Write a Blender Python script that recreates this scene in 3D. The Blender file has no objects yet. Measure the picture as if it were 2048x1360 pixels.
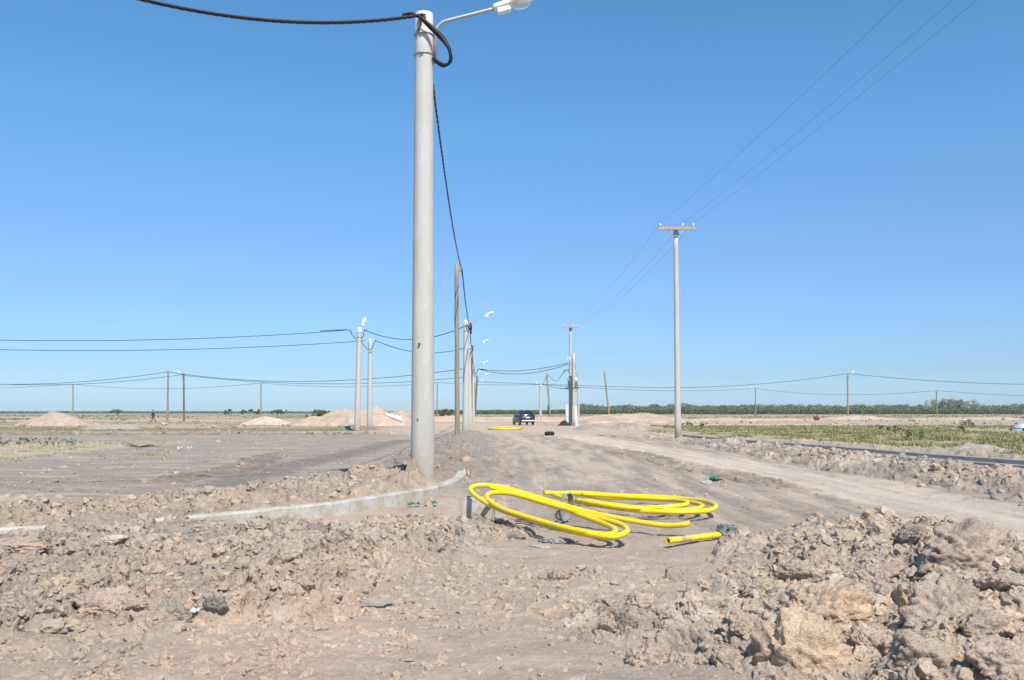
import bpy, bmesh, math, random
import numpy as np
from mathutils import Vector, Matrix

# ------------------------------------------------------------------ camera, sky, sun, exposure
SC = bpy.context.scene
COL = SC.collection
F = 1800.0                      # focal length in pixels of the 2048 px wide photograph
PITCH = math.atan(145.0 / F)
EYE = 1.45
cam_d = bpy.data.cameras.new('camera'); cam = bpy.data.objects.new('camera', cam_d); COL.objects.link(cam)
cam_d.sensor_width = 36.0; cam_d.lens = 36.0 * F / 2048.0
cam_d.clip_start = 0.1; cam_d.clip_end = 20000
cam.location = (0, 0, EYE); cam.rotation_euler = (math.radians(90) + PITCH, 0, 0)
SC.camera = cam
SUN_EL, SUN_AZ = math.radians(50), math.radians(21)      # azimuth measured from straight behind the camera, towards the right
sdir = Vector((math.sin(SUN_AZ) * math.cos(SUN_EL), -math.cos(SUN_AZ) * math.cos(SUN_EL), math.sin(SUN_EL)))
world = bpy.data.worlds.new('World'); SC.world = world; world.use_nodes = True
wn = world.node_tree; wn.nodes.clear()
sky = wn.nodes.new('ShaderNodeTexSky'); sky.sky_type = 'NISHITA'; sky.sun_disc = False
sky.sun_elevation = SUN_EL
sky.sun_rotation = math.atan2(sdir.x, sdir.y)
sky.air_density = 1.0; sky.dust_density = 0.35; sky.ozone_density = 2.2; sky.altitude = 30
# the clear, very blue air of the place: tint of the sky by elevation above the horizon
stc = wn.nodes.new('ShaderNodeTexCoord'); sxyz = wn.nodes.new('ShaderNodeSeparateXYZ'); rmp = wn.nodes.new('ShaderNodeValToRGB'); hs = wn.nodes.new('ShaderNodeMix')
hs.data_type = 'RGBA'; hs.blend_type = 'MULTIPLY'; hs.inputs[0].default_value = 1.0
for i, (zz, cc) in enumerate([(0.0, (.44, .66, .98)), (.018, (.40, .56, .86)), (.044, (.37, .51, .745)), (.10, (.41, .555, .77)), (.17, (.47, .61, .80)), (.30, (.49, .76, .92)), (.42, (.45, .79, .94)), (1.0, (.5, .8, .95))]):
    e_ = rmp.color_ramp.elements[i] if i < 2 else rmp.color_ramp.elements.new(zz)
    e_.position = zz; e_.color = (*cc, 1)
wn.links.new(stc.outputs['Generated'], sxyz.inputs[0]); wn.links.new(sxyz.outputs[2], rmp.inputs[0]); wn.links.new(rmp.outputs[0], hs.inputs[7])
bgn = wn.nodes.new('ShaderNodeBackground'); bgn.inputs['Strength'].default_value = 0.146
wo = wn.nodes.new('ShaderNodeOutputWorld')
wn.links.new(sky.outputs[0], hs.inputs[6]); wn.links.new(hs.outputs[2], bgn.inputs[0]); wn.links.new(bgn.outputs[0], wo.inputs[0])
sl = bpy.data.lights.new('sun', 'SUN'); sl.energy = 4.35; sl.angle = math.radians(0.53); sl.color = (1.0, 0.94, 0.84)
sun = bpy.data.objects.new('sun', sl); COL.objects.link(sun)
sun.rotation_euler = sdir.to_track_quat('Z', 'Y').to_euler(); sun.location = (20, -30, 60)
SC.view_settings.view_transform = 'Standard'; SC.view_settings.look = 'None'
SC.view_settings.exposure = 0.35; SC.view_settings.gamma = 1.0
SC.cycles.max_bounces = 5; SC.cycles.volume_bounces = 0

CP, SP = math.cos(PITCH), math.sin(PITCH)
def at(px, py, Y):
    """world point seen at photo pixel (px,py), at distance Y ahead"""
    u = (px - 1024) / F; v = (680 - py) / F
    dy = CP - SP * v; dz = SP + CP * v
    s = Y / dy
    return Vector((u * s, Y, EYE + dz * s))
def gp(px, py, z=0.0):
    """ground point of height z seen at a pixel"""
    u = (px - 1024) / F; v = (680 - py) / F
    dy = CP - SP * v; dz = SP + CP * v
    s = (z - EYE) / dz
    return Vector((u * s, dy * s, z))

# ------------------------------------------------------------------ noise
rng = np.random.default_rng(7)
PERM = rng.permutation(4096).astype(np.int64)
GA = rng.random(4096) * 2 * np.pi
GX, GY = np.cos(GA).astype(np.float32), np.sin(GA).astype(np.float32)
RV = rng.random((4096, 3)).astype(np.float32)
def _h(i, j, s):
    return PERM[(PERM[(i + s * 131) & 4095] + j) & 4095]
def perlin(x, y, s=0):
    xi = np.floor(x).astype(np.int64); yi = np.floor(y).astype(np.int64)
    fx = (x - xi).astype(np.float32); fy = (y - yi).astype(np.float32)
    u = fx * fx * fx * (fx * (fx * 6 - 15) + 10); v = fy * fy * fy * (fy * (fy * 6 - 15) + 10)
    def g(a, b, dx, dy):
        h = _h(xi + a, yi + b, s); return GX[h] * dx + GY[h] * dy
    n0 = g(0, 0, fx, fy); n1 = g(1, 0, fx - 1, fy); n2 = g(0, 1, fx, fy - 1); n3 = g(1, 1, fx - 1, fy - 1)
    a = n0 + u * (n1 - n0); b = n2 + u * (n3 - n2)
    return (a + v * (b - a)) * 1.5
def fbm(x, y, freq, octv, s=0, gain=0.5):
    o = 0; a = 1.0; t = 0
    for k in range(octv):
        o = o + a * perlin(x * freq, y * freq, s + k); t += a; a *= gain; freq *= 2.03
    return o / t
def clods(x, y, cell, s=0, warp=0.35):
    """irregular lumps with sharp cracks between them, 0..1"""
    wx = x / cell + warp * perlin(x / cell * 1.3, y / cell * 1.3, s + 50)
    wy = y / cell + warp * perlin(x / cell * 1.3, y / cell * 1.3, s + 60)
    xi = np.floor(wx).astype(np.int64); yi = np.floor(wy).astype(np.int64)
    f1 = np.full(x.shape, 9.0, np.float32); f2 = f1.copy(); rv = np.zeros(x.shape, np.float32)
    for a in (-1, 0, 1):
        for b in (-1, 0, 1):
            h = _h(xi + a, yi + b, s)
            d = np.hypot((xi + a + RV[h, 0]) - wx, (yi + b + RV[h, 1]) - wy).astype(np.float32)
            nearer = d < f1
            f2 = np.where(nearer, f1, np.minimum(f2, d)); rv = np.where(nearer, RV[h, 2], rv); f1 = np.where(nearer, d, f1)
    e = np.clip((f2 - f1) * 1.9, 0, 1)
    return (0.25 + 0.75 * rv * rv) * (1 - (1 - e) ** 2), rv
def sstep(a, b, x):
    t = np.clip((x - a) / (b - a), 0, 1); return t * t * (3 - 2 * t)
def pdist(x, y, pts):
    """distance to a polyline, and the position along it 0..1"""
    best = np.full(x.shape, 1e9, np.float32); tt = np.zeros(x.shape, np.float32); n = len(pts) - 1
    for i in range(n):
        ax, ay = pts[i][:2]; bx, by = pts[i + 1][:2]
        dx, dy = bx - ax, by - ay; L = dx * dx + dy * dy
        t = np.clip(((x - ax) * dx + (y - ay) * dy) / L, 0, 1)
        d = np.hypot(x - ax - t * dx, y - ay - t * dy)
        m = d < best; best = np.where(m, d, best); tt = np.where(m, (i + t) / n, tt)
    return best, tt

# ------------------------------------------------------------------ materials
def mat(name, color, rough=0.8, metal=0.0, spec=0.3, noise=None, bump=None, attr=None, coords='Object'):
    """noise = [(scale, colour2, low, high), ...]; bump = [(scale, strength, distance), ...]"""
    m = bpy.data.materials.new(name); m.use_nodes = True
    nt = m.node_tree; N = nt.nodes; L = nt.links
    b = N['Principled BSDF']
    b.inputs['Roughness'].default_value = rough; b.inputs['Metallic'].default_value = metal
    b.inputs['Specular IOR Level'].default_value = spec
    tc = N.new('ShaderNodeTexCoord')
    out = None
    if attr:
        a = N.new('ShaderNodeAttribute'); a.attribute_name = attr; out = a.outputs['Color']
    else:
        r = N.new('ShaderNodeRGB'); r.outputs[0].default_value = (*color, 1); out = r.outputs[0]
    for (sc, c2, lo, hi) in (noise or []):
        n = N.new('ShaderNodeTexNoise'); n.inputs['Detail'].default_value = 6; n.inputs['Roughness'].default_value = 0.6
        if isinstance(sc, tuple):
            mp = N.new('ShaderNodeMapping'); mp.inputs['Scale'].default_value = sc
            L.new(tc.outputs[coords], mp.inputs[0]); L.new(mp.outputs[0], n.inputs['Vector']); n.inputs['Scale'].default_value = 1
        else:
            n.inputs['Scale'].default_value = sc; L.new(tc.outputs[coords], n.inputs['Vector'])
        mr = N.new('ShaderNodeMapRange'); mr.inputs['From Min'].default_value = lo; mr.inputs['From Max'].default_value = hi
        L.new(n.outputs['Fac'], mr.inputs['Value'])
        mx = N.new('ShaderNodeMix'); mx.data_type = 'RGBA'
        if len(c2) == 4:          # multiply by this colour
            mx.blend_type = 'MULTIPLY'
        mx.inputs[7].default_value = (*c2[:3], 1)
        L.new(mr.outputs[0], mx.inputs[0]); L.new(out, mx.inputs[6]); out = mx.outputs[2]
    L.new(out, b.inputs['Base Color'])
    prev = None
    for (sc, st, dist) in (bump or []):
        n = N.new('ShaderNodeTexNoise'); n.inputs['Detail'].default_value = 5; n.inputs['Roughness'].default_value = 0.65
        n.inputs['Scale'].default_value = sc; L.new(tc.outputs[coords], n.inputs['Vector'])
        bp = N.new('ShaderNodeBump'); bp.inputs['Strength'].default_value = st; bp.inputs['Distance'].default_value = dist
        L.new(n.outputs['Fac'], bp.inputs['Height'])
        if prev: L.new(prev, bp.inputs['Normal'])
        prev = bp.outputs[0]
    if prev: L.new(prev, b.inputs['Normal'])
    return m

SOILN = [(9.0, (1.16, 1.13, 1.10, 1), .5, .66), (2.2, (.86, .86, .88, 1), .52, .66), (45.0, (.80, .79, .79, 1), .54, .68), (110.0, (1.28, 1.26, 1.24, 1), .61, .67)]
M = {}
M['ground'] = mat('ground_soil', None, 1.0, spec=.1, attr='soil', noise=SOILN, bump=[(18, .6, .03), (65, .8, .018), (220, .8, .006)])
M['heap'] = mat('heap_soil', None, 1.0, spec=.1, attr='soil', noise=SOILN, bump=[(12, .35, .03), (48, .9, .026), (140, 1.0, .010)])
M['clod'] = mat('clod_soil', None, 1.0, spec=.1, attr='soil', noise=[(14, (1.14, 1.11, 1.08, 1), .5, .66), (50, (.82, .81, .8, 1), .5, .68)], bump=[(18, .4, .03), (60, .9, .02), (170, .9, .008)])
M['boulder'] = mat('boulder_soil', None, 1.0, spec=.1, attr='soil', noise=[(7, (1.12, 1.10, 1.08, 1), .5, .64), (30, (.84, .82, .80, 1), .52, .66), (90, (.78, .76, .74, 1), .58, .68)], bump=[(8, .7, .05), (32, .9, .025), (110, .9, .009), (300, .5, .003)])
M['concrete'] = mat('pole_concrete', (.515, .495, .46), .85, spec=.2, noise=[((2.2, 2.2, .16), (.92, .91, .89, 1), .42, .62), ((3, 3, .5), (.90, .88, .85, 1), .45, .7), ((9, 9, 3), (1.10, 1.10, 1.10, 1), .52, .7), ((40, 40, 25), (.85, .83, .8, 1), .6, .72)], bump=[(60, .25, .004), (9, .2, .006)])
def splash(m, z0, z1, colr):
    nt = m.node_tree; N = nt.nodes; L = nt.links; b = N['Principled BSDF']; src = b.inputs['Base Color'].links[0].from_socket
    tc = N.new('ShaderNodeTexCoord'); sx = N.new('ShaderNodeSeparateXYZ'); L.new(tc.outputs['Object'], sx.inputs[0])
    n = N.new('ShaderNodeTexNoise'); n.inputs['Scale'].default_value = 7; n.inputs['Detail'].default_value = 5; L.new(tc.outputs['Object'], n.inputs['Vector'])
    ad = N.new('ShaderNodeMath'); ad.operation = 'MULTIPLY_ADD'; ad.inputs[1].default_value = -1.3; L.new(n.outputs['Fac'], ad.inputs[0]); L.new(sx.outputs[2], ad.inputs[2])
    mr = N.new('ShaderNodeMapRange'); mr.inputs['From Min'].default_value = z1; mr.inputs['From Max'].default_value = z0; L.new(ad.outputs[0], mr.inputs['Value'])
    mx = N.new('ShaderNodeMix'); mx.data_type = 'RGBA'; mx.inputs[7].default_value = (*colr, 1); L.new(mr.outputs[0], mx.inputs[0]); L.new(src, mx.inputs[6]); L.new(mx.outputs[2], b.inputs['Base Color'])
splash(M['concrete'], -.75, .15, (.40, .33, .26))
M['kerb'] = mat('kerb_concrete', (.50, .48, .435), .9, spec=.2, noise=[(3.0, (.84, .75, .64, 1), .46, .62), (18.0, (.86, .83, .8, 1), .5, .65)], bump=[(50, .4, .006), (10, .4, .02)])
M['kerb_grey'] = mat('kerb_concrete_grey', (.36, .35, .34), .9, spec=.2, noise=[(1.5, (.8, .78, .74, 1), .45, .65)], bump=[(30, .4, .01)])
M['wood'] = mat('pole_wood', (.30, .265, .19), .85, spec=.2, noise=[((25, 25, 1.2), (.62, .60, .56, 1), .48, .68), ((6, 6, 2.0), (1.15, 1.12, 1.0, 1), .5, .7)], bump=[(30, .4, .01)])
M['wood_dark'] = mat('pole_wood_dark', (.17, .145, .115), .85, spec=.2, noise=[((25, 25, 1.2), (.62, .60, .56, 1), .48, .68)])
M['black'] = mat('black_insulation', (.012, .012, .014), .45, spec=.4)
M['wire'] = mat('aluminium_wire', (.20, .20, .21), .6, metal=.5)
M['galv'] = mat('galvanised_steel', (.42, .43, .42), .5, metal=.6, spec=.5, noise=[(20, (.8, .8, .8, 1), .45, .65)])
M['steel'] = mat('dark_steel', (.10, .10, .10), .6, metal=.5)
M['white'] = mat('white_paint', (.78, .78, .76), .45, spec=.5)
M['lampgrey'] = mat('lamp_underside', (.42, .41, .38), .5, spec=.5, noise=[(30, (.7, .7, .66, 1), .45, .65)])
M['rust'] = mat('rusty_crossarm', (.45, .33, .255), .85, spec=.2, noise=[((3, 9, 9), (1.25, 1.1, .85, 1), .45, .6), (30, (.75, .65, .6, 1), .5, .65)])
M['porcelain'] = mat('glazed_porcelain', (.70, .72, .72), .15, spec=.6)
M['yellow'] = mat('yellow_pipe_plastic', (.86, .64, .005), .38, spec=.35, noise=[(5.0, (.66, .50, .16), .48, .72), (30.0, (.52, .42, .22), .60, .72), (60.0, (.88, .84, .7, 1), .5, .7)], bump=[(80, .08, .003)])
M['dusty_yellow'] = mat('dusty_yellow_pipe', (.80, .60, .02), .6, spec=.3, noise=[(9.0, (.42, .34, .24), .46, .6)])
M['inside'] = mat('pipe_inside', (.70, .52, .01), .6)
M['bag'] = mat('grey_bag_plastic', (.13, .13, .14), .35, spec=.5, noise=[(12, (1.6, 1.6, 1.6, 1), .5, .65)])
M['strip'] = mat('pale_grey_plastic', (.48, .48, .46), .5)
M['hoop'] = mat('grey_strap', (.26, .27, .26), .5, spec=.4)
M['green_film'] = mat('green_plastic', (.04, .22, .13), .35, spec=.5, noise=[(20, (.1, .35, .25), .5, .6)])
M['blue_film'] = mat('blue_plastic', (.05, .12, .38), .35, spec=.5)
M['paper'] = mat('white_paper', (.8, .8, .82), .7)
M['board'] = mat('brown_board', (.36, .265, .185), .8, noise=[((8, 8, 2), (.8, .72, .66, 1), .45, .62)])
M['rubber'] = mat('tyre_rubber', (.02, .02, .02), .7, noise=[(9, (.10, .085, .07), .55, .75)])
M['carpaint'] = mat('dark_car_paint', (.035, .045, .055), .25, metal=.3, spec=.5)
M['carwhite'] = mat('white_car_paint', (.72, .73, .74), .25, spec=.5)
M['glass'] = mat('car_glass', (.03, .045, .055), .06, spec=.8)
M['silver'] = mat('silver_trim', (.55, .56, .57), .35, metal=.4)
M['red'] = mat('red_light_plastic', (.16, .015, .015), .3, spec=.5)
M['plate'] = mat('white_plate', (.7, .7, .7), .5)
M['bark'] = mat('bark', (.12, .095, .07), .95)
M['tg'] = mat('transformer_grey', (.26, .28, .29), .5, spec=.4)
M['ty'] = mat('transformer_ochre', (.42, .38, .24), .5, spec=.4)
M['slab'] = mat('painted_concrete_base', (.62, .63, .64), .85, noise=[(2.5, (.85, .83, .8, 1), .45, .65)])
M['dark_blue'] = mat('dark_blue_panel', (.075, .085, .12), .7)
M['skin'] = mat('skin', (.36, .21, .15), .6)
M['hair'] = mat('dark_hair', (.012, .010, .009), .7)
M['jacket'] = mat('dark_green_jacket', (.035, .05, .048), .9)
M['trousers'] = mat('grey_trousers', (.06, .075, .095), .9)
M['grass'] = mat('grass_blades', None, .8, spec=.15, attr='soil')
M['foliage'] = mat('foliage', None, .8, spec=.15, attr='soil')
M['redmetal'] = mat('rusty_red_metal', (.20, .045, .03), .7)

# ------------------------------------------------------------------ mesh helpers
def mesh_np(name, V, Fq, colors=None, smooth=False):
    me = bpy.data.meshes.new(name)
    V = np.asarray(V, np.float32); Fq = np.asarray(Fq, np.int32); k = Fq.shape[1]
    me.vertices.add(len(V)); me.vertices.foreach_set('co', V.ravel())
    me.loops.add(Fq.size); me.loops.foreach_set('vertex_index', Fq.ravel())
    me.polygons.add(len(Fq)); me.polygons.foreach_set('loop_start', np.arange(0, Fq.size, k, dtype=np.int32))
    me.polygons.foreach_set('use_smooth', np.full(len(Fq), smooth, bool))
    if colors is not None:
        a = me.color_attributes.new('soil', 'FLOAT_COLOR', 'POINT')
        c = np.ones((len(V), 4), np.float32); c[:, :3] = colors; a.data.foreach_set('color', c.ravel())
    me.update(calc_edges=True)
    return me
def obj(name, me, material=None, parent=None):
    if isinstance(me, bmesh.types.BMesh):
        bm = me; me = bpy.data.meshes.new(name); bm.normal_update(); bm.to_mesh(me); bm.free()
    o = bpy.data.objects.new(name, me); COL.objects.link(o)
    if material is not None: me.materials.append(M[material] if isinstance(material, str) else material)
    if parent is not None: o.parent = parent
    return o
def tag(o, label=None, cat=None, group=None, kind=None):
    if label: o['label'] = label
    if cat: o['category'] = cat
    if group: o['group'] = group
    if kind: o['kind'] = kind
    return o
def thing(name, label, cat, loc=(0, 0, 0), rotz=0, group=None):
    o = bpy.data.objects.new(name, None); COL.objects.link(o); o.empty_display_size = .2
    o.location = loc; o.rotation_euler = (0, 0, rotz)
    return tag(o, label, cat, group)
def tube_arr(P, R, n=10, close=False, caps=True):
    P = np.asarray([tuple(p) for p in P], float); m = len(P)
    R = np.full(m, R) if np.isscalar(R) else np.asarray(R)
    T = np.gradient(P, axis=0); T /= np.linalg.norm(T, axis=1)[:, None] + 1e-12
    a = np.array([0, 0, 1.0]) if abs(T[0, 2]) < .9 else np.array([1.0, 0, 0])
    u = np.cross(T[0], a); u /= np.linalg.norm(u); V = []
    for i in range(m):
        u = u - T[i] * np.dot(u, T[i]); u /= np.linalg.norm(u); w = np.cross(T[i], u)
        for k in range(n):
            th = 2 * math.pi * k / n
            V.append(P[i] + R[i] * (math.cos(th) * u + math.sin(th) * w))
    Fs = []
    for i in range(m - 1):
        for k in range(n):
            k2 = (k + 1) % n; Fs.append((i * n + k, i * n + k2, (i + 1) * n + k2, (i + 1) * n + k))
    return V, Fs, (list(range(n))[::-1], [(m - 1) * n + k for k in range(n)]) if caps else None
def add_tube(bm, P, R, n=10, caps=True, smooth=True):
    V, Fs, cp = tube_arr(P, R, n, caps=caps)
    vs = [bm.verts.new(v) for v in V]
    for f in Fs:
        fc = bm.faces.new([vs[i] for i in f]); fc.smooth = smooth
    if cp:
        for c in cp: bm.faces.new([vs[i] for i in c])
def add_box(bm, c, s, rot=None, bevel=0):
    r = bmesh.ops.create_cube(bm, size=1); vs = r['verts']
    bmesh.ops.scale(bm, vec=s, verts=vs)
    if bevel:
        es = list({e for v in vs for e in v.link_edges})
        rb = bmesh.ops.bevel(bm, geom=es, offset=bevel, segments=2, affect='EDGES', profile=.5)
        vs = list({v for f in rb['faces'] for v in f.verts} | {v for v in vs if v.is_valid})
    if rot is not None: bmesh.ops.rotate(bm, cent=(0, 0, 0), matrix=rot, verts=vs)
    bmesh.ops.translate(bm, vec=c, verts=vs)
    return vs
def add_prism(bm, poly, y0, y1, axis='Y'):
    """poly in (x,z), extruded along y"""
    a = [bm.verts.new((p[0], y0, p[1])) for p in poly]; b = [bm.verts.new((p[0], y1, p[1])) for p in poly]; n = len(poly)
    bm.faces.new(a[::-1]); bm.faces.new(b)
    for i in range(n): bm.faces.new((a[i], a[(i + 1) % n], b[(i + 1) % n], b[i]))
    bmesh.ops.recalc_face_normals(bm, faces=bm.faces[:])
def catmull(pts, n=8):
    P = [Vector(p) for p in pts]; P = [P[0] * 2 - P[1]] + P + [P[-1] * 2 - P[-2]]; out = []
    for i in range(1, len(P) - 2):
        for k in range(n):
            t = k / n; a, b, c, d = P[i - 1], P[i], P[i + 1], P[i + 2]
            out.append(.5 * ((2 * b) + (c - a) * t + (2 * a - 5 * b + 4 * c - d) * t * t + (3 * b - a - 3 * c + d) * t ** 3))
    out.append(P[-2]); return out
def sagline(a, b, sag, n=24):
    a = Vector(a); b = Vector(b)
    return [a.lerp(b, i / n) - Vector((0, 0, 4 * sag * (i / n) * (1 - i / n))) for i in range(n + 1)]

# ------------------------------------------------------------------ terrain height and colour
KERB = [(-16.0, 4.3), (-9.0, 7.25), (-5.3, 9.2), (-3.8, 10.3), (-2.55, 11.7), (-1.75, 13.0), (-1.25, 14.3), (-.98, 15.6), (-.95, 17.2), (-1.05, 20)]
TRACK = [(3.2, 110), (3.4, 70), (4.9, 42), (6.1, 27), (6.7, 17), (6.9, 12), (7.5, 5), (8.5, -6)]
TRACK2 = [(-1.6, 105), (-.2, 60), (1.6, 31), (2.4, 20), (2.8, 12)]
RIDGE_R = [(10.6, 10), (9.9, 15.5), (9.5, 20), (9.3, 26), (9.3, 36), (9.4, 48), (9.2, 60)]
ROW = [(-1.55, 15.2), (-1.75, 20), (-2.15, 30), (-2.6, 44), (-3.4, 68)]
KERB_R1 = [(20.2, 10), (14.9, 25.5), (13.0, 36), (11.3, 48), (10.6, 56)]
KERB_R2 = [(17.0, 11), (12.9, 22), (11.6, 28), (10.65, 34)]
def G(x, y):
    r = np.hypot(x, y)
    z = .05 * fbm(x, y, .13, 3, 1) * sstep(2, 10, r) + .02 * fbm(x, y, .7, 2, 4)
    d, _ = pdist(x, y, ROW); z = z + .15 * sstep(2.2, .4, d)                       # slight bank the poles stand on
    d, _ = pdist(x, y, TRACK); z = z - .03 * sstep(1.6, .6, d)
    d1, _ = pdist(x, y, KERB_R1); z = z - .22 * sstep(4.5, 1.0, d1) * sstep(10, 20, y) * sstep(70, 50, y)
    d, _ = pdist(x, y, KERB); z = z + .12 * sstep(1.6, .3, d) * sstep(2, 4, y)
    z = z - 1.0 * sstep(7.5, 4.0, np.hypot(x - 44.9, (y - 77) * .8))                        # hollow the white car is parked in
    z = z + .5 * sstep(.03, .3, fbm(x, y, .02, 3, 9)) * sstep(110, 170, y) * sstep(500, 300, y) * sstep(0, 40, np.abs(x - 10))
    return z
def soil_colour(x, y):
    n1 = fbm(x, y, .35, 3, 20); n2 = fbm(x, y, 1.4, 3, 24); n3 = fbm(x, y, .06, 3, 28)
    c = np.empty(x.shape + (3,), np.float32)
    def mixc(col, m):
        nonlocal c
        m = np.clip(m, 0, 1)[..., None]; c = c * (1 - m) + np.array(col, np.float32) * m
    c[:] = (.385, .302, .230)
    mixc((.44, .325, .245), sstep(.05, .35, n1) * .8)
    mixc((.33, .275, .225), sstep(.05, .35, -n1) * .8)
    mixc((.46, .38, .30), sstep(.15, .4, n2) * .5)
    # middle lane, greyer compacted soil
    lane = sstep(9.5, 12.5, y) * sstep(-2.2, -.6, x + .034 * (y - 16)) * sstep(10.2, 9.2, x) * sstep(95, 70, y)
    streak = fbm(x * 3.0, y * .35, .8, 3, 31)
    mixc((.325, .268, .212), lane * .85)
    mixc((.25, .215, .18), lane * sstep(.0, .3, streak) * .8)
    mixc((.44, .36, .285), lane * sstep(.05, .35, -streak) * .7)
    # left lane, dark grey compacted
    left = sstep(-2.4, -4.2, x + .034 * (y - 16) - .10 * np.clip(13.5 - y, 0, 9) * 0) * sstep(0, 1.5, (y - 11.6) - .0 * x + .62 * (x + 2.5) * (x > -9) - 4.0 * (x <= -9)) * sstep(66, 56, y + 2.5 * n1)
    sl = fbm(x * .35, y * 1.1, .7, 4, 35)
    mixc((.275, .228, .185), left * .92)
    mixc((.25, .212, .178), left * sstep(.0, .3, sl) * .8)
    mixc((.35, .30, .26), left * sstep(.05, .35, -sl) * .6); s2 = fbm(x * .5, y * 1.6, 1.6, 4, 38); mixc((.23, .195, .163), left * sstep(.05, .3, s2) * .55); mixc((.39, .335, .285), left * sstep(.08, .3, -s2) * .45)
    d, _ = pdist(x, y, [(-5.9, 18.5), (-6.0, 24), (-5.8, 33), (-5.6, 48)]); mixc((.175, .150, .128), left * sstep(.9, .3, d + .4 * n2) * .75)
    tuft = sstep(-14.5, -17.5, x) * sstep(27, 30, y + n1) * sstep(47, 42, y + 3 * n1)
    mixc((.42, .335, .245), tuft * .8); mixc((.29, .26, .14), tuft * sstep(.05, .3, n2) * .6)
    # dark bank under the pole row
    d, _ = pdist(x, y, ROW); mixc((.27, .228, .19), sstep(2.3, 1.0, d + .7 * n2) * sstep(15, 18, y))
    # light tracks
    d, _ = pdist(x, y, TRACK); rut = sstep(-.2, .3, fbm(x * 2.4, y * .15, .9, 2, 41))
    mixc((.50, .42, .34), sstep(1.7, .8, d + .4 * n2) * (.7 + .3 * rut))
    d, _ = pdist(x, y, TRACK2); mixc((.45, .375, .30), sstep(.8, .3, d + .5 * n2) * .55 * sstep(17, 24, y))
    # plain beyond
    far = sstep(56, 70, y + 3 * n3)
    mixc((.345, .275, .208), far)
    mixc((.215, .18, .15), sstep(57, 60, y + 2 * n1) * sstep(67, 63, y + 2 * n1) * sstep(-8, -12, x) * .8)
    strips = fbm(x * .12, y, .045, 3, 51) + .55 * fbm(x * .5, y, .10, 3, 54)
    offroad = sstep(9, 16, np.abs(x - 1)); mixc((.215, .19, .11), far * sstep(.02, .22, strips) * .85 * np.maximum(offroad, sstep(120, 170, y)))
    mixc((.46, .345, .26), far * sstep(.02, .25, -strips) * .8); mixc((.42, .33, .25), far * (1 - offroad) * sstep(140, 110, y) * .8)
    # green field on the right
    gr = sstep(11.0, 13.5, x - .12 * (48 - y) + 1.2 * n1) * sstep(24, 29, y + .5 * n2) * sstep(98, 88, y + 6 * n3)
    mixc((.31, .275, .165), gr * .9); mixc((.38, .31, .21), gr * sstep(.05, .3, n1) * .7)
    pale = sstep(98, 104, y + 6 * n3) * sstep(175, 150, y + 8 * n3) * sstep(8, 18, x)
    mixc((.46, .355, .27), pale * .85); mixc((.53, .42, .33), pale * sstep(.05, .25, strips) * .8); mixc((.30, .25, .18), pale * sstep(.05, .25, -strips) * .7)
    mixc((.33, .28, .235), sstep(130, 136, y) * sstep(148, 142, y) * sstep(40, 50, x) * .6)
    vf = sstep(172, 215, y); mixc((.27, .24, .145), vf * .85); mixc((.42, .33, .26), vf * sstep(.12, .3, strips) * .7)
    vvf = sstep(600, 1500, y); mixc((.16, .17, .12), vvf)
    c *= (1.20 * (1 + .10 * fbm(x, y, 4.0, 3, 60)))[..., None]
    return np.clip(c, .02, .9)

# polar grid around the camera, dense where the picture looks
def spaced(a, b, d): return np.exp(np.arange(math.log(a), math.log(b), d))
RR = np.concatenate([[.25, .6, 1.2, 2.0, 2.6], spaced(3.0, 13, .0021), spaced(13, 60, .0042), spaced(60, 400, .011), spaced(400, 9000, .06), [9000]])
TD = np.linspace(-.63, .63, 1260)
TH = np.concatenate([np.linspace(-math.pi, -.65, 90), TD, np.linspace(.65, math.pi, 90)])
gr, gt = np.meshgrid(RR, TH, indexing='ij')
GXX = gr * np.sin(gt); GYY = gr * np.cos(gt)
near = (gr < 75) & (np.abs(gt) < .7)
rough_lo = .35 + .65 * sstep(-.1, .3, fbm(GXX, GYY, .5, 2, 70))
GZ = G(GXX, GYY)
c1, r1 = clods(GXX[near], GYY[near], .09, 3)
c2_, r2 = clods(GXX[near], GYY[near], .035, 5)
gz = GZ[near] ; xx = GXX[near]; yy = GYY[near]
smoothroad = np.maximum(sstep(1.6, .9, pdist(xx, yy, TRACK)[0]), sstep(-3.6, -4.8, xx) * sstep(12, 14, yy)) * .6
lumpy = (rough_lo[near]) * (1 - smoothroad)
fade = sstep(70, 40, np.hypot(xx, yy))
rut = fbm(xx * 2.6, yy * .16, 1.0, 3, 92) * sstep(-2, 0, xx) * sstep(11, 9, xx) * sstep(9, 13, yy); rutl = fbm(xx * .22, yy * 1.5, 1.0, 3, 95) * sstep(-2.5, -4.5, xx) * sstep(11, 14, yy)
tdd = pdist(xx, yy, TRACK)[0] + .10 * fbm(xx, yy, .6, 2, 97); ruts = np.exp(-((tdd - .78) / .16) ** 2); tread = ruts * (np.sin(yy * 38 + 3 * np.abs(tdd - .78) * 20) > .1)
gz = gz + (-.035 * ruts + .010 * tread * sstep(30, 12, yy) + .022 * np.exp(-((tdd - 1.08) / .12) ** 2) + .045 * rut + .03 * rutl + c1 * .014 * lumpy * sstep(.62, .95, r1) + c2_ * .005 * lumpy * sstep(.3, .9, r2) + .010 * fbm(xx, yy, 5, 5, 80) + .025 * lumpy * fbm(xx, yy, 1.6, 3, 84) + .004 * fbm(xx, yy, 30, 2, 88)) * fade
GZ[near] = gz
GC = soil_colour(GXX, GYY)
nr, nt_ = gr.shape
idx = np.arange(nr * nt_).reshape(nr, nt_)
quads = np.stack([idx[:-1, :-1], idx[:-1, 1:], idx[1:, 1:], idx[1:, :-1]], -1)[..., ::-1].reshape(-1, 4)
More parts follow.
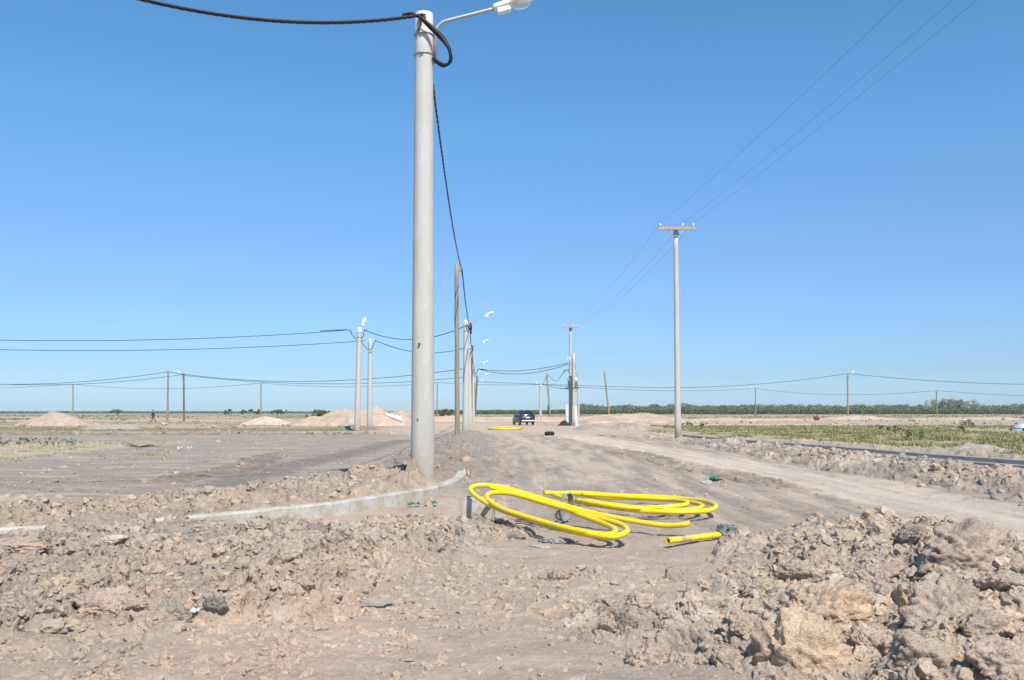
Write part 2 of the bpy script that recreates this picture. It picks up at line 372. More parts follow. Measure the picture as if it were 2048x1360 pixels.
seam = np.stack([idx[:-1, -1], idx[:-1, 0], idx[1:, 0], idx[1:, -1]], -1)[..., ::-1]
VG = np.stack([GXX, GYY, GZ], -1).reshape(-1, 3)
me = mesh_np('ground', VG, quads, GC.reshape(-1, 3), smooth=True)
tag(obj('ground', me, 'ground'), kind='structure')

# ------------------------------------------------------------------ spoil heaps: own meshes lying on the ground
heap_fns = []     # for clods to sit on
def heap_height(x, y, pts, w, h, hk, lump, seed):
    """ridge along a polyline; w,h lists along it"""
    d, t = pdist(x, y, pts)
    W = np.interp(t, np.linspace(0, 1, len(w)), w); H = np.interp(t, np.linspace(0, 1, len(h)), h)
    d = d * (1 + .35 * fbm(x, y, .9, 3, seed + 3)) + .12 * W * fbm(x, y, 2.3, 2, seed + 5)
    q = np.clip(1 - d / W, 0, 1)
    env = H * (q ** hk) * (1.0 + .38 * fbm(x, y, .8, 3, seed))
    body = sstep(0, .25, q)
    c, r = clods(x, y, .34, seed + 1, .5); c2, rr2 = clods(x, y, .13, seed + 2, .45); c3, r3 = clods(x, y, .05, seed + 4, .4)
    z = env + body * lump * (.10 * c * sstep(.3, .9, r) + .042 * c2 * sstep(.2, .9, rr2) + .014 * c3 * (.3 + r3)) + body * lump * (.045 * fbm(x, y, 3.5, 3, seed + 7) + .016 * fbm(x, y, 14, 3, seed + 8) + .007 * fbm(x, y, 38, 2, seed + 9))
    return z - .06 * (1 - sstep(0, .12, q)), q
def heap(name, label, cat, pts, w, h, hk=1.1, lump=1.0, seed=100, rmax=80, tint=(1, 1, 1), base=None, group=None):
    P = np.array(pts)[:, :2]; mw = max(w) * 1.5
    sel = (GXX > P[:, 0].min() - mw) & (GXX < P[:, 0].max() + mw) & (GYY > P[:, 1].min() - mw) & (GYY < P[:, 1].max() + mw) & (gr > 1.1) & (np.abs(gt) < .75)
    e = np.full(gr.shape, -1, np.float32); q = np.zeros(gr.shape, np.float32)
    ee, qq = heap_height(GXX[sel], GYY[sel], pts, w, h, hk, lump, seed)
    e[sel] = ee; q[sel] = qq
    inside = q > 0
    fm = inside[:-1, :-1] | inside[1:, :-1] | inside[:-1, 1:] | inside[1:, 1:]
    fm &= sel[:-1, :-1] & sel[1:, 1:] & sel[1:, :-1] & sel[:-1, 1:]
    qd = np.stack([idx[:-1, :-1], idx[:-1, 1:], idx[1:, 1:], idx[1:, :-1]], -1)[..., ::-1][fm]
    used, inv = np.unique(qd, return_inverse=True)
    x = GXX.ravel()[used]; y = GYY.ravel()[used]; z = G(x, y) + e.ravel()[used]
    # lumps lean outwards a little so that cracks undercut
    bk = sstep(.0, .2, q.ravel()[used]) * lump
    y0_ = y; z0_ = z
    y = y - bk * (.055 * fbm(x, z * 1.4, 7, 3, seed + 30) + .03 * fbm(x, z * 1.3, 24, 3, seed + 36)); x = x + bk * (.05 * fbm(y0_, z * 1.4, 7, 3, seed + 33) + .022 * fbm(y0_ + 3, z * 1.3, 22, 2, seed + 39)); z = z + bk * .014 * fbm(x + z, y0_ - z, 20, 3, seed + 44)
    c = soil_colour(x, y)
    if base is None: c = c * (1.27 if 'right foreground' in label or 'right heap' in label else 1.12)
    else: c = c * .25 + np.array(base, np.float32) * .75
    pn = fbm(x, y, 1.1, 3, seed + 20)[:, None]; _, cr = clods(x, y, .34, seed + 1, .5)
    c = c * np.array(tint, np.float32) * (1 + .10 * (cr[:, None] - .5)); c = c * (1 + np.clip(pn, -.3, .4) * np.array([.30, .20, .12], np.float32))
    o = obj(name, mesh_np(name, np.stack([x, y, z], -1), inv.reshape(-1, 4), np.clip(c, .03, .9), smooth=True), 'heap')
    tag(o, label, cat, group)
    heap_fns.append((pts, w, h, hk, lump, seed, P, mw))
    return o
def surf(x, y):
    z = G(x, y)
    for (pts, w, h, hk, lump, seed, P, mw) in heap_fns:
        s = (x > P[:, 0].min() - mw) & (x < P[:, 0].max() + mw) & (y > P[:, 1].min() - mw) & (y < P[:, 1].max() + mw)
        if s.any():
            e, q = heap_height(x[s], y[s], pts, w, h, hk, lump, seed)
            z[s] = np.maximum(z[s], G(x[s], y[s]) + np.where(q > 0, e, -1))
    return z
def surf1(x, y): return float(surf(np.array([x], float), np.array([y], float))[0])

H_FR = [(3.25, 8.7), (3.5, 7.2), (3.3, 5.5), (3.6, 3.4)]
H_FR2 = [(1.1, 6.3), (2.0, 6.0), (3.0, 5.6)]
H_FL = [(-7.5, 5.6), (-5.2, 7.1), (-3.2, 8.3), (-1.75, 9.7), (-.65, 11.0)]
H_BK = [(-12, 7.3), (-8.3, 9.1), (-6.2, 10.6), (-4.5, 12.2), (-3.3, 13.9), (-2.6, 15.0)]
heap('dirt_heap', 'large tan heap of broken clay lumps and boulders filling the right foreground', 'dirt heap', H_FR, [1.35, 2.0, 1.9, 1.9], [.40, .46, .34, .34], .85, 1.15, 100)
heap('dirt_heap', 'low spill of cloddy soil on the near left foot of the large right heap', 'dirt heap', H_FR2, [.8, 1.1, 1.2], [.10, .16, .2], .9, 1.0, 140)
heap('dirt_bank', 'broad low bank of pinkish clods in the left foreground before the white kerb', 'dirt bank', H_FL, [2.6, 2.7, 2.5, 1.6, .9], [.15, .17, .17, .22, .12], .7, 1.25, 180)
heap('dirt_bank', 'small tongue of loose soil spilled over the left part of the white kerb', 'dirt bank', [(-4.75, 9.6), (-4.4, 9.85), (-3.95, 10.15)], [.4, .5, .35], [.14, .22, .12], .7, .8, 420, base=(.49, .385, .295))
heap('dirt_bank', 'narrow grey brown bank of clods between the white kerb and the left dirt road', 'dirt bank', H_BK, [1.2, 1.3, 1.5, 1.6, 1.3], [.17, .21, .28, .34, .38], .85, 1.2, 220, tint=(.95, .94, .92))
heap('dirt_bank', 'dark crumbly soil bank running back from the near lamp post along the pole row', 'dirt bank', [(-1.75, 16.9), (-1.7, 19), (-1.9, 24), (-2.1, 32), (-2.4, 42), (-3, 58)], [.8, 1.4, 1.6, 1.5, 1.3, 1.1], [.10, .24, .28, .24, .2, .15], .9, 1.0, 260, base=(.345, .29, .24))
heap('dirt_bank', 'long dug up bank of clods along the right side of the light track', 'dirt bank', RIDGE_R, [1.3, 1.5, 1.5, 1.5, 1.3, 1.2, .8], [.20, .26, .29, .29, .27, .22, .1], .75, 1.2, 300, tint=(.97, .97, .97))
heap('dirt_bank', 'low broken line of dark clods across the dark dirt lot on the left', 'dirt bank', [(-7.4, 19.3), (-6.95, 22.7), (-7.9, 30)], [.45, .6, .5], [.06, .09, .08], .9, .6, 460, tint=(.80, .78, .76))
heap('dirt_bank', 'thin line of small clods in the middle of the lane beyond the coils', 'dirt bank', [(5.4, 17), (4.9, 22), (4.2, 31), (3.6, 39)], [.5, .6, .7, .5], [.05, .08, .10, .06], 1.0, .55, 340, tint=(.88, .86, .84))
heap('dirt_bank', 'pale sandy spoil line behind the right kerb at the edge of the green field', 'dirt bank', [(20.7, 12.5), (15.7, 26.2), (13.75, 36.6), (12.0, 48.5)], [.85, .85, .85, .7], [.44, .42, .42, .38], .6, .8, 380, base=(.47, .375, .285))

# distant piles
def pile(name, label, cx, cy, rx, ry, h, seed, col, pw=1.0, n=110, group=None, cat='dirt pile', peaks=None):
    a = np.linspace(-1.25, 1.25, n); X, Y = np.meshgrid(a, a, indexing='ij')
    x = cx + X * rx; y = cy + Y * ry
    peaks = peaks or [(0, 0, 1, 1)]
    e = np.zeros(X.shape)
    for (qx, qy, ph, pr) in peaks:
        d = np.hypot(X - qx, Y - qy) / pr * (1 + .25 * fbm(X, Y, 1.7, 3, seed)); e = np.maximum(e, ph * np.clip(1 - d, 0, 1) ** pw)
    z = G(x, y) + h * e * (1 + .4 * fbm(X, Y, 2.6, 4, seed + 4)) + h * .09 * fbm(X, Y, 9, 4, seed + 8, .62) + .05 * fbm(x, y, 2.5, 3, seed + 9) * (e > .02) - .12 * (e < .01)
    ix = np.arange(n * n).reshape(n, n); qd = np.stack([ix[:-1, :-1], ix[1:, :-1], ix[1:, 1:], ix[:-1, 1:]], -1).reshape(-1, 4)
    em = (e > 0); keep = (em[:-1, :-1] | em[1:, :-1] | em[:-1, 1:] | em[1:, 1:]).ravel(); qd = qd[keep]
    used, inv = np.unique(qd, return_inverse=True)
    V = np.stack([x, y, z], -1).reshape(-1, 3)[used]
    c = 1.1 * np.array(col, np.float32) * (1 + .40 * fbm(X, Y, 3.2, 5, seed + 12, .65))[..., None]; c = c.reshape(-1, 3)[used]
    return tag(obj(name, mesh_np(name, V, inv.reshape(-1, 4), np.clip(c, .03, .9), smooth=True), 'heap'), label, cat, group)
PINK = (.47, .355, .265); SAND = (.50, .41, .31); GREY = (.30, .265, .23); OCH = (.41, .31, .22)
pile('dirt_pile', 'pointed tan dirt pile on the far left plain, left of the far lamp post', -50.3, 100, 4.6, 5, 1.5, 1, (.41, .32, .245), .75, peaks=[(0, 0, 1, .85), (.35, .1, .55, .6), (-.4, .1, .5, .55)])
pile('dirt_pile', 'small pale sandy mound left of the two short concrete poles', -29.2, 108, 3.0, 3, .95, 2, SAND, .7)
pile('dirt_pile', 'big ochre and tan spoil pile right behind the two concrete poles', -17.2, 101, 6.6, 5, 2.1, 3, (.43, .335, .25), .8, peaks=[(-.12, 0, 1, .8), (.28, .1, .95, .75), (-.75, .1, .5, .5)])
pile('dirt_pile', 'ochre mound just left of the near lamp post, beside the white sack', -13.2, 106, 4.0, 4, 1.7, 4, OCH, .6)
pile('dirt_pile', 'low grey rubble pile on the far left edge', -54, 88, 3.0, 3, .6, 5, GREY, .7)
pile('dirt_pile', 'low grey pile with a flat top on the left plain', -34.5, 78, 2.4, 2, .35, 6, (.36, .32, .28), .5)
pile('dirt_pile', 'dark brown soil lump at the foot of the shorter left concrete pole', -13.2, 77, 1.9, 1.6, .42, 7, (.23, .20, .165), .6)
pile('dirt_pile', 'grey spoil pile right of the transformer pole foot', 8.2, 76, 3.3, 3, .7, 8, (.32, .275, .23), .7, peaks=[(-.35, 0, .75, .6), (.45, 0, 1, .55)])
pile('dirt_pile', 'small dark soil heap on the left of the transformer pole foot', 5.75, 99, .7, .7, .6, 9, (.045, .04, .035), .8)
pile('dirt_pile', 'broad pink earth bank behind the parked dark car', 1.0, 150, 22, 8, 1.1, 10, PINK, .5, peaks=[(-.5, 0, .8, .6), (.1, .1, .8, .6), (.7, 0, 1, .5)])
pile('dirt_pile', 'pink earth bank between the transformer pole and the leaning wooden pole', 18, 130, 9, 6, 1.35, 11, (.43, .33, .245), .6)
for i, (px, w_, h_, Yq, lab) in enumerate([
        (1290, 9, .45, 165, 'low pink mound just left of the tall right pole'),
        (1440, 8, .5, 168, 'low pink mound just right of the tall right pole'),
        (1560, 10, .45, 160, 'low pink mound before the short wooden lamp post on the right'),
        (1705, 8.0, .85, 158, 'pointed pink mound at the foot of the tallest far right lamp post'),
        (1830, 10, .3, 155, 'long flat pink mound left of the rightmost lamp post'),
        (1985, 11, .42, 150, 'pale pink mound near the right edge of the field')]):
    pile('dirt_pile', lab, (px - 1024) / F * Yq, Yq, w_, 4, h_, 20 + i, PINK, .6, group='pink mounds beyond the green field')
for i, (px, Yq, w_, h_, lab) in enumerate([(1650, 40.5, 1.6, .32, 'grey gravel mound on the field edge near the left end of the right kerb'),
                                          (1935, 33.5, 1.5, .38, 'grey gravel mound behind the right kerb with dry weeds')]):
    pile('gravel_mound', lab, (px - 1024) / F * Yq, Yq, w_, 1.2, h_, 40 + i, (.36, .31, .25), .7, cat='gravel mound')

# ------------------------------------------------------------------ clods
def ico(sub):
    bm = bmesh.new(); bmesh.ops.create_icosphere(bm, subdivisions=sub, radius=1)
    V = np.array([v.co[:] for v in bm.verts]); Fs = np.array([[v.index for v in f.verts] for f in bm.faces]); bm.free(); return V, Fs
ICO = {k: ico(k) for k in (1, 2, 3, 5)}
def rock_shape(k, seed, nplanes=10, rough=.20):
    V, Fs = ICO[k]; r_ = np.random.default_rng(seed)
    N = r_.normal(size=(nplanes, 3)); N /= np.linalg.norm(N, axis=1)[:, None]; D = r_.uniform(.55, .95, nplanes)
    dots = V @ N.T; rad = np.where(dots > .05, D / np.maximum(dots, .05), 9).min(1); rad = np.minimum(rad, 1.15)
    W = V * rad[:, None]
    n = fbm(W[:, 0] * 1.7 + seed, W[:, 1] * 1.7 + W[:, 2] * 1.3, 1.5, 4 if k > 2 else 2, seed % 50) + .6 * fbm(W[:, 2] * 2 + 5 + seed, W[:, 0] * 2 - W[:, 1], 2.6, 4 if k > 2 else 1, seed % 41)
    return W * (1 + rough * 3.0 * n)[:, None]
def rand_rot(n, r_):
    q = r_.normal(size=(n, 4)); q /= np.linalg.norm(q, axis=1)[:, None]; w, x, y, z = q.T
    return np.stack([1 - 2 * (y * y + z * z), 2 * (x * y - z * w), 2 * (x * z + y * w), 2 * (x * y + z * w), 1 - 2 * (x * x + z * z), 2 * (y * z - x * w),
                     2 * (x * z - y * w), 2 * (y * z + x * w), 1 - 2 * (x * x + y * y)], -1).reshape(n, 3, 3)
def clod_field(x, y, s, k, r_, sink=.25):
    n = len(x); protos = [rock_shape(k, 500 + i + 20 * k) for i in range(14)]
    pi = r_.integers(0, 14, n); R = rand_rot(n, r_)
    sc = s[:, None] * r_.uniform(.65, 1.15, (n, 3)); z = surf(x, y)
    base = np.stack([protos[i] for i in range(14)])[pi] * sc[:, None, :]
    W = np.einsum('nij,nvj->nvi', R, base); W[..., 2] *= .85
    W[..., 0] += x[:, None]; W[..., 1] += y[:, None]; W[..., 2] += (z - s * r_.uniform(-.10, .42, n))[:, None]
    nv = W.shape[1]; Fs = ICO[k][1]
    FF = (Fs[None] + (np.arange(n) * nv)[:, None, None]).reshape(-1, 3)
    c = soil_colour(x, y) * r_.uniform(.96, 1.08, (n, 1)) * np.where((x > .3) & (y < 9.8) & (x > .9 * (y - 6.5)), 1.27, np.where(y > 50, .86, 1.14))[:, None]
    hue = r_.random((n, 1)); c = np.where(hue < .10, c * np.array([1.07, .99, .94]), c); c = np.where(hue > .985, c * .75, c); c = np.where((hue > .92) & (hue < .965), c * 1.16, c)
    return W.reshape(-1, 3), FF, np.repeat(np.clip(c, .03, .8), nv, 0)
r_ = np.random.default_rng(11)
def ridge_samples(pts, w, n, sig=.55, p=None):
    P = np.array(pts, float); L = np.linalg.norm(np.diff(P, axis=0), axis=1)
    if p is not None: L = L * np.array(p)
    seg = r_.choice(len(L), n, p=L / L.sum()); t = r_.random(n); A = P[seg]; B = P[seg + 1]
    C = A + (B - A) * t[:, None]; D = (B - A) / np.linalg.norm(B - A, axis=1)[:, None]; W = np.interp((seg + t) / len(L), np.linspace(0, 1, len(w)), w)
    o = r_.normal(0, sig, n) * W
    return C[:, 0] - D[:, 1] * o, C[:, 1] + D[:, 0] * o
def psize(n, lo, hi, a=2.2):
    u = r_.random(n); return (lo ** (1 - a) + u * (hi ** (1 - a) - lo ** (1 - a))) ** (1 / (1 - a))
def in_view(x, y): return (y > 2.9) & (np.abs(np.arctan2(x, y)) < .60)
def hit(px, py, lift=0.0):
    u = (px - 1024) / F; v = (680 - py) / F; dy = CP - SP * v; dz = SP + CP * v
    Yq = np.exp(np.linspace(math.log(3.0), math.log(120), 1500)); s = Yq / dy
    X_ = u * s; Z_ = EYE + dz * s; g = surf(X_, Yq) + lift; k = np.argmax(Z_ <= g)
    return Vector((X_[k], Yq[k], g[k] - lift))
XS, YS, SS = [], [], []
def addc(x, y, s):
    m = in_view(x, y); XS.append(x[m]); YS.append(y[m]); SS.append(s[m])
for (pts, w, n, lo, hi, sg, p) in [
        (H_FR, [1.2, 2.1, 1.9, 2.0], 8500, .009, .09, .5, None), (H_FR2, [.8, 1.2, 1.3], 2600, .009, .09, .55, None),
        (H_FL, [2.6, 2.7, 2.5, 1.6, .9], 9000, .010, .10, .45, None), ([(-6, 4.6), (-3, 5.2), (-.8, 6.4), (.2, 8.6)], [1.5, 1.6, 1.4, 1.0], 6500, .009, .06, .6, None), (H_BK, [1.2, 1.3, 1.4, 1.5, 1.2], 4500, .012, .085, .45, None),
        ([(-1.7, 15), (-1.7, 18), (-1.9, 24), (-2.1, 32), (-2.4, 42)], [1.1, 1.5, 1.6, 1.5, 1.3], 1700, .018, .09, .5, [3, 2, 1.5, 1]),
        (RIDGE_R, [1.4, 1.6, 1.6, 1.5, 1.3, 1.2, .8], 4800, .02, .14, .42, [3, 3, 2.5, 2, 1, .6]),
        ([(5.4, 17), (4.9, 22), (4.2, 31), (3.6, 39)], [.5, .6, .7, .5], 500, .02, .08, .6, None)]:
    addc(*ridge_samples(pts, w, n, sg, p), psize(n, lo, hi, 2.25))
n = 9500; rr = np.exp(r_.uniform(math.log(3.2), math.log(22), n)); th = r_.uniform(-.6, .6, n)      # loose crumbs everywhere
addc(rr * np.sin(th), rr * np.cos(th), psize(n, .007, .05, 2.6))
n = 6000; yy_ = 13 + 45 * r_.random(n) ** 1.4; addc(-yy_ * r_.uniform(.15, .62, n), yy_, psize(n, .015, .10, 2.6)); n = 4000; yy_ = 13 + 50 * r_.random(n) ** 1.3; addc(r_.uniform(-1, 9, n), yy_, psize(n, .015, .08, 2.8))
n = 1500; xx_ = r_.uniform(-42, -8, n); addc(xx_, 62 + r_.normal(0, 1.8, n), psize(n, .06, .28, 2.0)); n = 1200; addc(r_.uniform(-75, -14, n), r_.uniform(72, 150, n), psize(n, .10, .5, 2.4)); n = 1500; yy_ = r_.uniform(105, 190, n); addc(yy_ * r_.uniform(.12, .6, n), yy_, psize(n, .10, .6, 2.4))
X_ = np.concatenate(XS); Y_ = np.concatenate(YS); S_ = np.concatenate(SS)
# keep clear of posts and pipes
clear = (np.hypot(X_ + 1.62, Y_ - 16.3) > .4) & ~((X_ > -.3) & (X_ < 3.2) & (Y_ > 9.0) & (Y_ < 15) & (S_ > .035))
td_, _ = pdist(X_, Y_, TRACK); clear &= ~((td_ < 1.2) & (S_ > .018) & (Y_ > 11))
kd, _ = pdist(X_, Y_, KERB); clear &= ~((kd < .16) & (S_ > .02) & (X_ < -1.2) & (X_ > -4.5))
X_, Y_, S_ = X_[clear], Y_[clear], S_[clear]
pxs = S_ / np.hypot(X_, Y_) * 900
Vs, Fs_, Cs = [], [], []; off = 0
for k, m in ((1, (pxs < 3.2) & (pxs > .9)), (2, (pxs >= 3.2) & (pxs < 8.5)), (3, pxs >= 8.5)):
    V, Fq, C = clod_field(X_[m], Y_[m], S_[m], k, r_)
    Vs.append(V); Fs_.append(Fq + off); Cs.append(C); off += len(V)
me = mesh_np('loose_clods', np.concatenate(Vs), np.concatenate(Fs_), np.concatenate(Cs), smooth=False)
tag(obj('loose_clods', me, 'clod'), 'loose clods and crumbs of dry soil scattered over the heaps and lanes', 'loose soil', kind='stuff')

# the boulders one can point at
def boulder(px, py, size, col, label, Yq=None, flat=.8, seed=0, rz=0, sx=1.0, name='clay_boulder', sinkf=.5, matn='boulder', cat='clay boulder', group='large lumps of clay'):
    z = .2
    if Yq is None:
        g = hit(px, py); x, y = g.x, g.y + size * .1
    else:
        x, y = at(px, py, Yq).x, Yq
    z = surf1(x, y)
    V = rock_shape(5, seed, 12, .10); 
    n = fbm(V[:, 0] * 3 + seed, V[:, 1] * 3 + V[:, 2] * 2.2, 2.5, 4, seed % 37); n2 = fbm(V[:, 0] * 3 - V[:, 2] * 2 + seed, V[:, 1] * 3 + V[:, 2] * 3, 7, 4, seed % 31); V = V * (1 + .16 * n + .07 * n2)[:, None]
    V = V * np.array([sx, .8, flat]) * size
    c = 1.34 * np.array(col, np.float32) * (1 + .18 * fbm(V[:, 0] / size + 3, V[:, 1] / size + V[:, 2] / size, 1.6, 3, seed % 29))[:, None]
    o = obj(name, mesh_np(name, V, ICO[5][1], np.clip(c, .03, .8), smooth=True), matn)
    o.location = (x, y, z + size * flat * (.5 - sinkf)); o.rotation_euler = (0, 0, rz)
    return tag(o, label, cat, group)
TAN = (.41, .325, .25); ORG = (.50, .37, .26); PNK = (.445, .34, .265); DRK = (.26, .225, .19)
boulder(1655, 1225, .24, ORG, 'orange brown clay boulder with a dark hole on its left, in the right heap', seed=3, sx=1.25)
boulder(1625, 1320, .26, (.51, .38, .27), 'rounded pale orange boulder at the bottom of the right heap', seed=8, sx=1.1, flat=1.0)
boulder(1300, 1325, .12, PNK, 'pinkish boulder alone at the bottom left foot of the right heap', seed=13, flat=.95)
boulder(1930, 1130, .36, (.40, .31, .245), 'largest smooth pink slab high on the right side of the right heap', seed=17, sx=1.15, flat=.7, rz=.5)
boulder(1910, 1240, .26, TAN, 'tan block below the largest slab in the right heap', seed=21, sx=1.0, rz=.3)
boulder(1860, 1325, .20, TAN, 'tan block at the bottom right of the picture in the right heap', seed=25, sx=1.3)
boulder(2010, 1335, .17, PNK, 'pink block in the bottom right corner', seed=26, sx=1.2)
boulder(1250, 1245, .075, DRK, 'dark grey brown lump at the left end of the right heap', seed=29, flat=1.1)
boulder(1215, 1255, .065, TAN, 'small tan lump left of the dark lump of the right heap', seed=31)
boulder(1290, 1210, .11, PNK, 'smooth pink lump just above the dark lump of the right heap', seed=33)
boulder(1370, 1330, .10, TAN, 'grey tan lump right of the lone pinkish boulder', seed=37)
boulder(1520, 1185, .10, TAN, 'flat tan lump left of the dark hole, middle of the right heap', seed=41, sx=1.3)
boulder(1345, 1160, .10, (.32, .28, .24), 'grey lump on the left flank of the right heap', seed=43, sx=.8, flat=1.1)
boulder(1600, 1150, .14, TAN, 'tan lump high in the middle of the right heap', seed=45, sx=1.3, flat=.6)
boulder(1760, 1160, .16, PNK, 'pinkish lump right of the orange boulder', seed=47, sx=1.0, flat=.8)
for i, (bx, by, bs, lab) in enumerate([
        (1700, 1085, .12, 'tan lump on the upper face of the right heap, left of the dark crack'), (1640, 1035, .10, 'small lump at the very top of the right heap'),
        (1830, 1075, .13, 'broken lump on the skyline of the right heap, left of the largest slab'), (2020, 1180, .15, 'lump at the right picture edge below the skyline of the right heap'),
        (1480, 1260, .11, 'grey tan lump between the dark lump and the rounded orange boulder'), (1420, 1215, .08, 'small lump on the low spill left of the right heap'),
        (1450, 1330, .09, 'small lump at the bottom edge left of the rounded orange boulder'), (1740, 1290, .12, 'lump right of the rounded orange boulder at the bottom'),
        (1560, 1100, .09, 'small lump on the left shoulder of the right heap'), (1975, 1265, .13, 'lump between the tan block and the bottom right corner')]):
    boulder(bx, by, bs, [TAN, PNK, (.36, .29, .225)][i % 3], lab, seed=120 + i * 3, sx=[1.2, .9, 1.4][i % 3], flat=.8, rz=i * .7)
boulder(1115, 1160, .115, (.38, .285, .22), 'reddish clod alone on flat ground left of the right heap', seed=51, sx=1.2, flat=.75)
boulder(345, 1235, .105, (.33, .28, .23), 'round grey brown clod with a shadow in the lower left', seed=55, sx=1.1, flat=.9)
boulder(435, 1228, .085, (.24, .215, .185), 'dark grey clod right of the white scrap', seed=57, sx=1.2, flat=.75)
boulder(570, 1125, .17, (.40, .325, .25), 'large rounded clod with a pale cap in the left bank', seed=59, sx=1.1, flat=.95)
boulder(320, 1175, .10, TAN, 'tan clod with a dark underside, upper left bank', seed=61, flat=.85)
boulder(45, 1100, .17, (.43, .325, .25), 'smooth pink boulder on the far left edge', seed=63, sx=1.5, flat=.6)
boulder(205, 1220, .17, (.42, .315, .25), 'broad smooth pink slab in the lower left', seed=67, sx=1.3, flat=.55)
boulder(265, 1215, .075, TAN, 'small flat clod right of the broad pink slab', seed=69, sx=1.5)
boulder(515, 1060, .13, TAN, 'tan clod just under the white kerb', seed=71, sx=1.3, flat=.8)
boulder(630, 1065, .10, (.24, .21, .18), 'darkest grey clod in the bank under the white kerb', seed=73, sx=1.3, flat=.7)
boulder(825, 1050, .12, (.36, .29, .225), 'knobbly clod on the bank below the near lamp post', seed=75, sx=1.2)
boulder(230, 1090, .09, (.53, .46, .38), 'whitish crumbly clod in the upper left bank', seed=77, sx=1.6, flat=.55)
boulder(120, 1170, .11, (.50, .38, .24), 'ochre clod in the left bank', seed=79, sx=1.3, flat=.6)
boulder(860, 1130, .085, TAN, 'angular clod with a dark underside below the kerb end', seed=81, sx=1.2)
boulder(575, 1190, .11, PNK, 'pinkish clod below the large rounded clod', seed=83)
boulder(610, 1180, .07, TAN, 'small clod right of the pinkish clod below the large rounded one', seed=85)
boulder(745, 1150, .07, TAN, 'small lone tan clod in the middle of the left bank', seed=87)
boulder(1120, 1085, .13, (.30, .29, .275), 'rough grey concrete chunk touching the front pipe coil', seed=91, sx=1.5, flat=.5, name='concrete_chunk', cat='concrete chunk', group='concrete chunks by the coils')
boulder(1030, 1078, .11, (.28, .245, .21), 'brown grey lump left of the grey concrete chunk', seed=93, sx=1.4, flat=.6)
boulder(1080, 1095, .08, (.40, .38, .35), 'flat broken concrete piece in front of the coil', seed=95, sx=1.7, flat=.35, name='concrete_chunk', cat='concrete chunk', group='concrete chunks by the coils')
boulder(1415, 968, .10, (.38, .36, .33), 'small grey stone beside the green plastic scrap', seed=97, sx=1.3, flat=.6, name='stone', cat='stone', group=None)
boulder(935, 925, .13, (.42, .31, .24), 'pinkish clod in the dark bank behind the near lamp post', seed=99, flat=.9)
boulder(928, 950, .14, (.46, .38, .30), 'pale sandy clod on top of the kerb bend', seed=101, flat=.7)
boulder(1745, 1000, .0, TAN, 'x', seed=1) if False else None

# ------------------------------------------------------------------ kerbs
def kerb(name, label, pts, w, ztop, depth, matn, n=14, seed=0, cat='kerb', gutter=None, drop=0.0):
    P = catmull([(x, y, 0) for x, y in pts], n); R = random.Random(seed)
    bm = bmesh.new(); rows = []
    for i, p in enumerate(P):
        a = P[max(i - 1, 0)]; b = P[min(i + 1, len(P) - 1)]; t = (b - a).normalized(); nrm = Vector((t.y, -t.x, 0))
        zt = ztop + (.07 * (i / len(P)) ** 3 if matn == 'kerb' else 0) + .010 * math.sin(i * .23 + 1) * math.sin(i * .061) + R.uniform(-.004, .004)
        prof = [(-w / 2, zt - depth), (-w / 2, zt - .02), (-w / 2 + .02, zt), (w / 2 - .02, zt), (w / 2, zt - .02), (w / 2 + .015, zt - depth)]
        rows.append([bm.verts.new((p.x + nrm.x * (o + R.uniform(-.005, .005)), p.y + nrm.y * o, z)) for o, z in prof])
    for i in range(len(rows) - 1):
        for k in range(len(rows[0]) - 1): bm.faces.new((rows[i][k], rows[i + 1][k], rows[i + 1][k + 1], rows[i][k + 1]))
    bm.faces.new(rows[0]); bm.faces.new(rows[-1][::-1]); bmesh.ops.recalc_face_normals(bm, faces=bm.faces[:])
    return tag(obj(name, bm, matn), label, cat)
kerb('kerb', 'white concrete kerb curving round the corner in front of the near lamp post', KERB[:9], .17, .275, .5, 'kerb')
kerb('kerb', 'long dark faced concrete kerb on the right, bordering the green field', KERB_R1, .16, .10, .53, 'kerb_grey')
kerb('kerb', 'half buried nearer concrete kerb on the right behind the clods', KERB_R2, .16, .16, .49, 'kerb_grey')
# broken kerb block under the pipe coil
bm = bmesh.new()
add_box(bm, (0, 0, .08), (.42, .34, .34), Matrix.Rotation(.12, 3, 'Y'), .02)
bmesh.ops.subdivide_edges(bm, edges=bm.edges[:], cuts=3, use_grid_fill=True)
for v in bm.verts: v.co += Vector((random.Random(v.index).uniform(-.008, .008), random.Random(v.index + 9).uniform(-.008, .008), random.Random(v.index + 5).uniform(-.012, .012)))
p = gp(957, 1036, .05); o = obj('concrete_block', bm, 'kerb'); o.location = (p.x, p.y + .02, p.z); o.rotation_euler = (0, 0, -.04)
tag(o, 'tilted pale concrete block under the left end of the front pipe coil', 'concrete block')
bm = bmesh.new(); add_box(bm, (0, 0, 0), (.5, .14, .25), None, .015); o = obj('concrete_block', bm, 'kerb'); p = at(990, 966, 15.4); o.location = (p.x, p.y, .12); o.rotation_euler = (0, .08, -.1)
tag(o, 'short length of kerb lying behind the front pipe coil', 'concrete block')

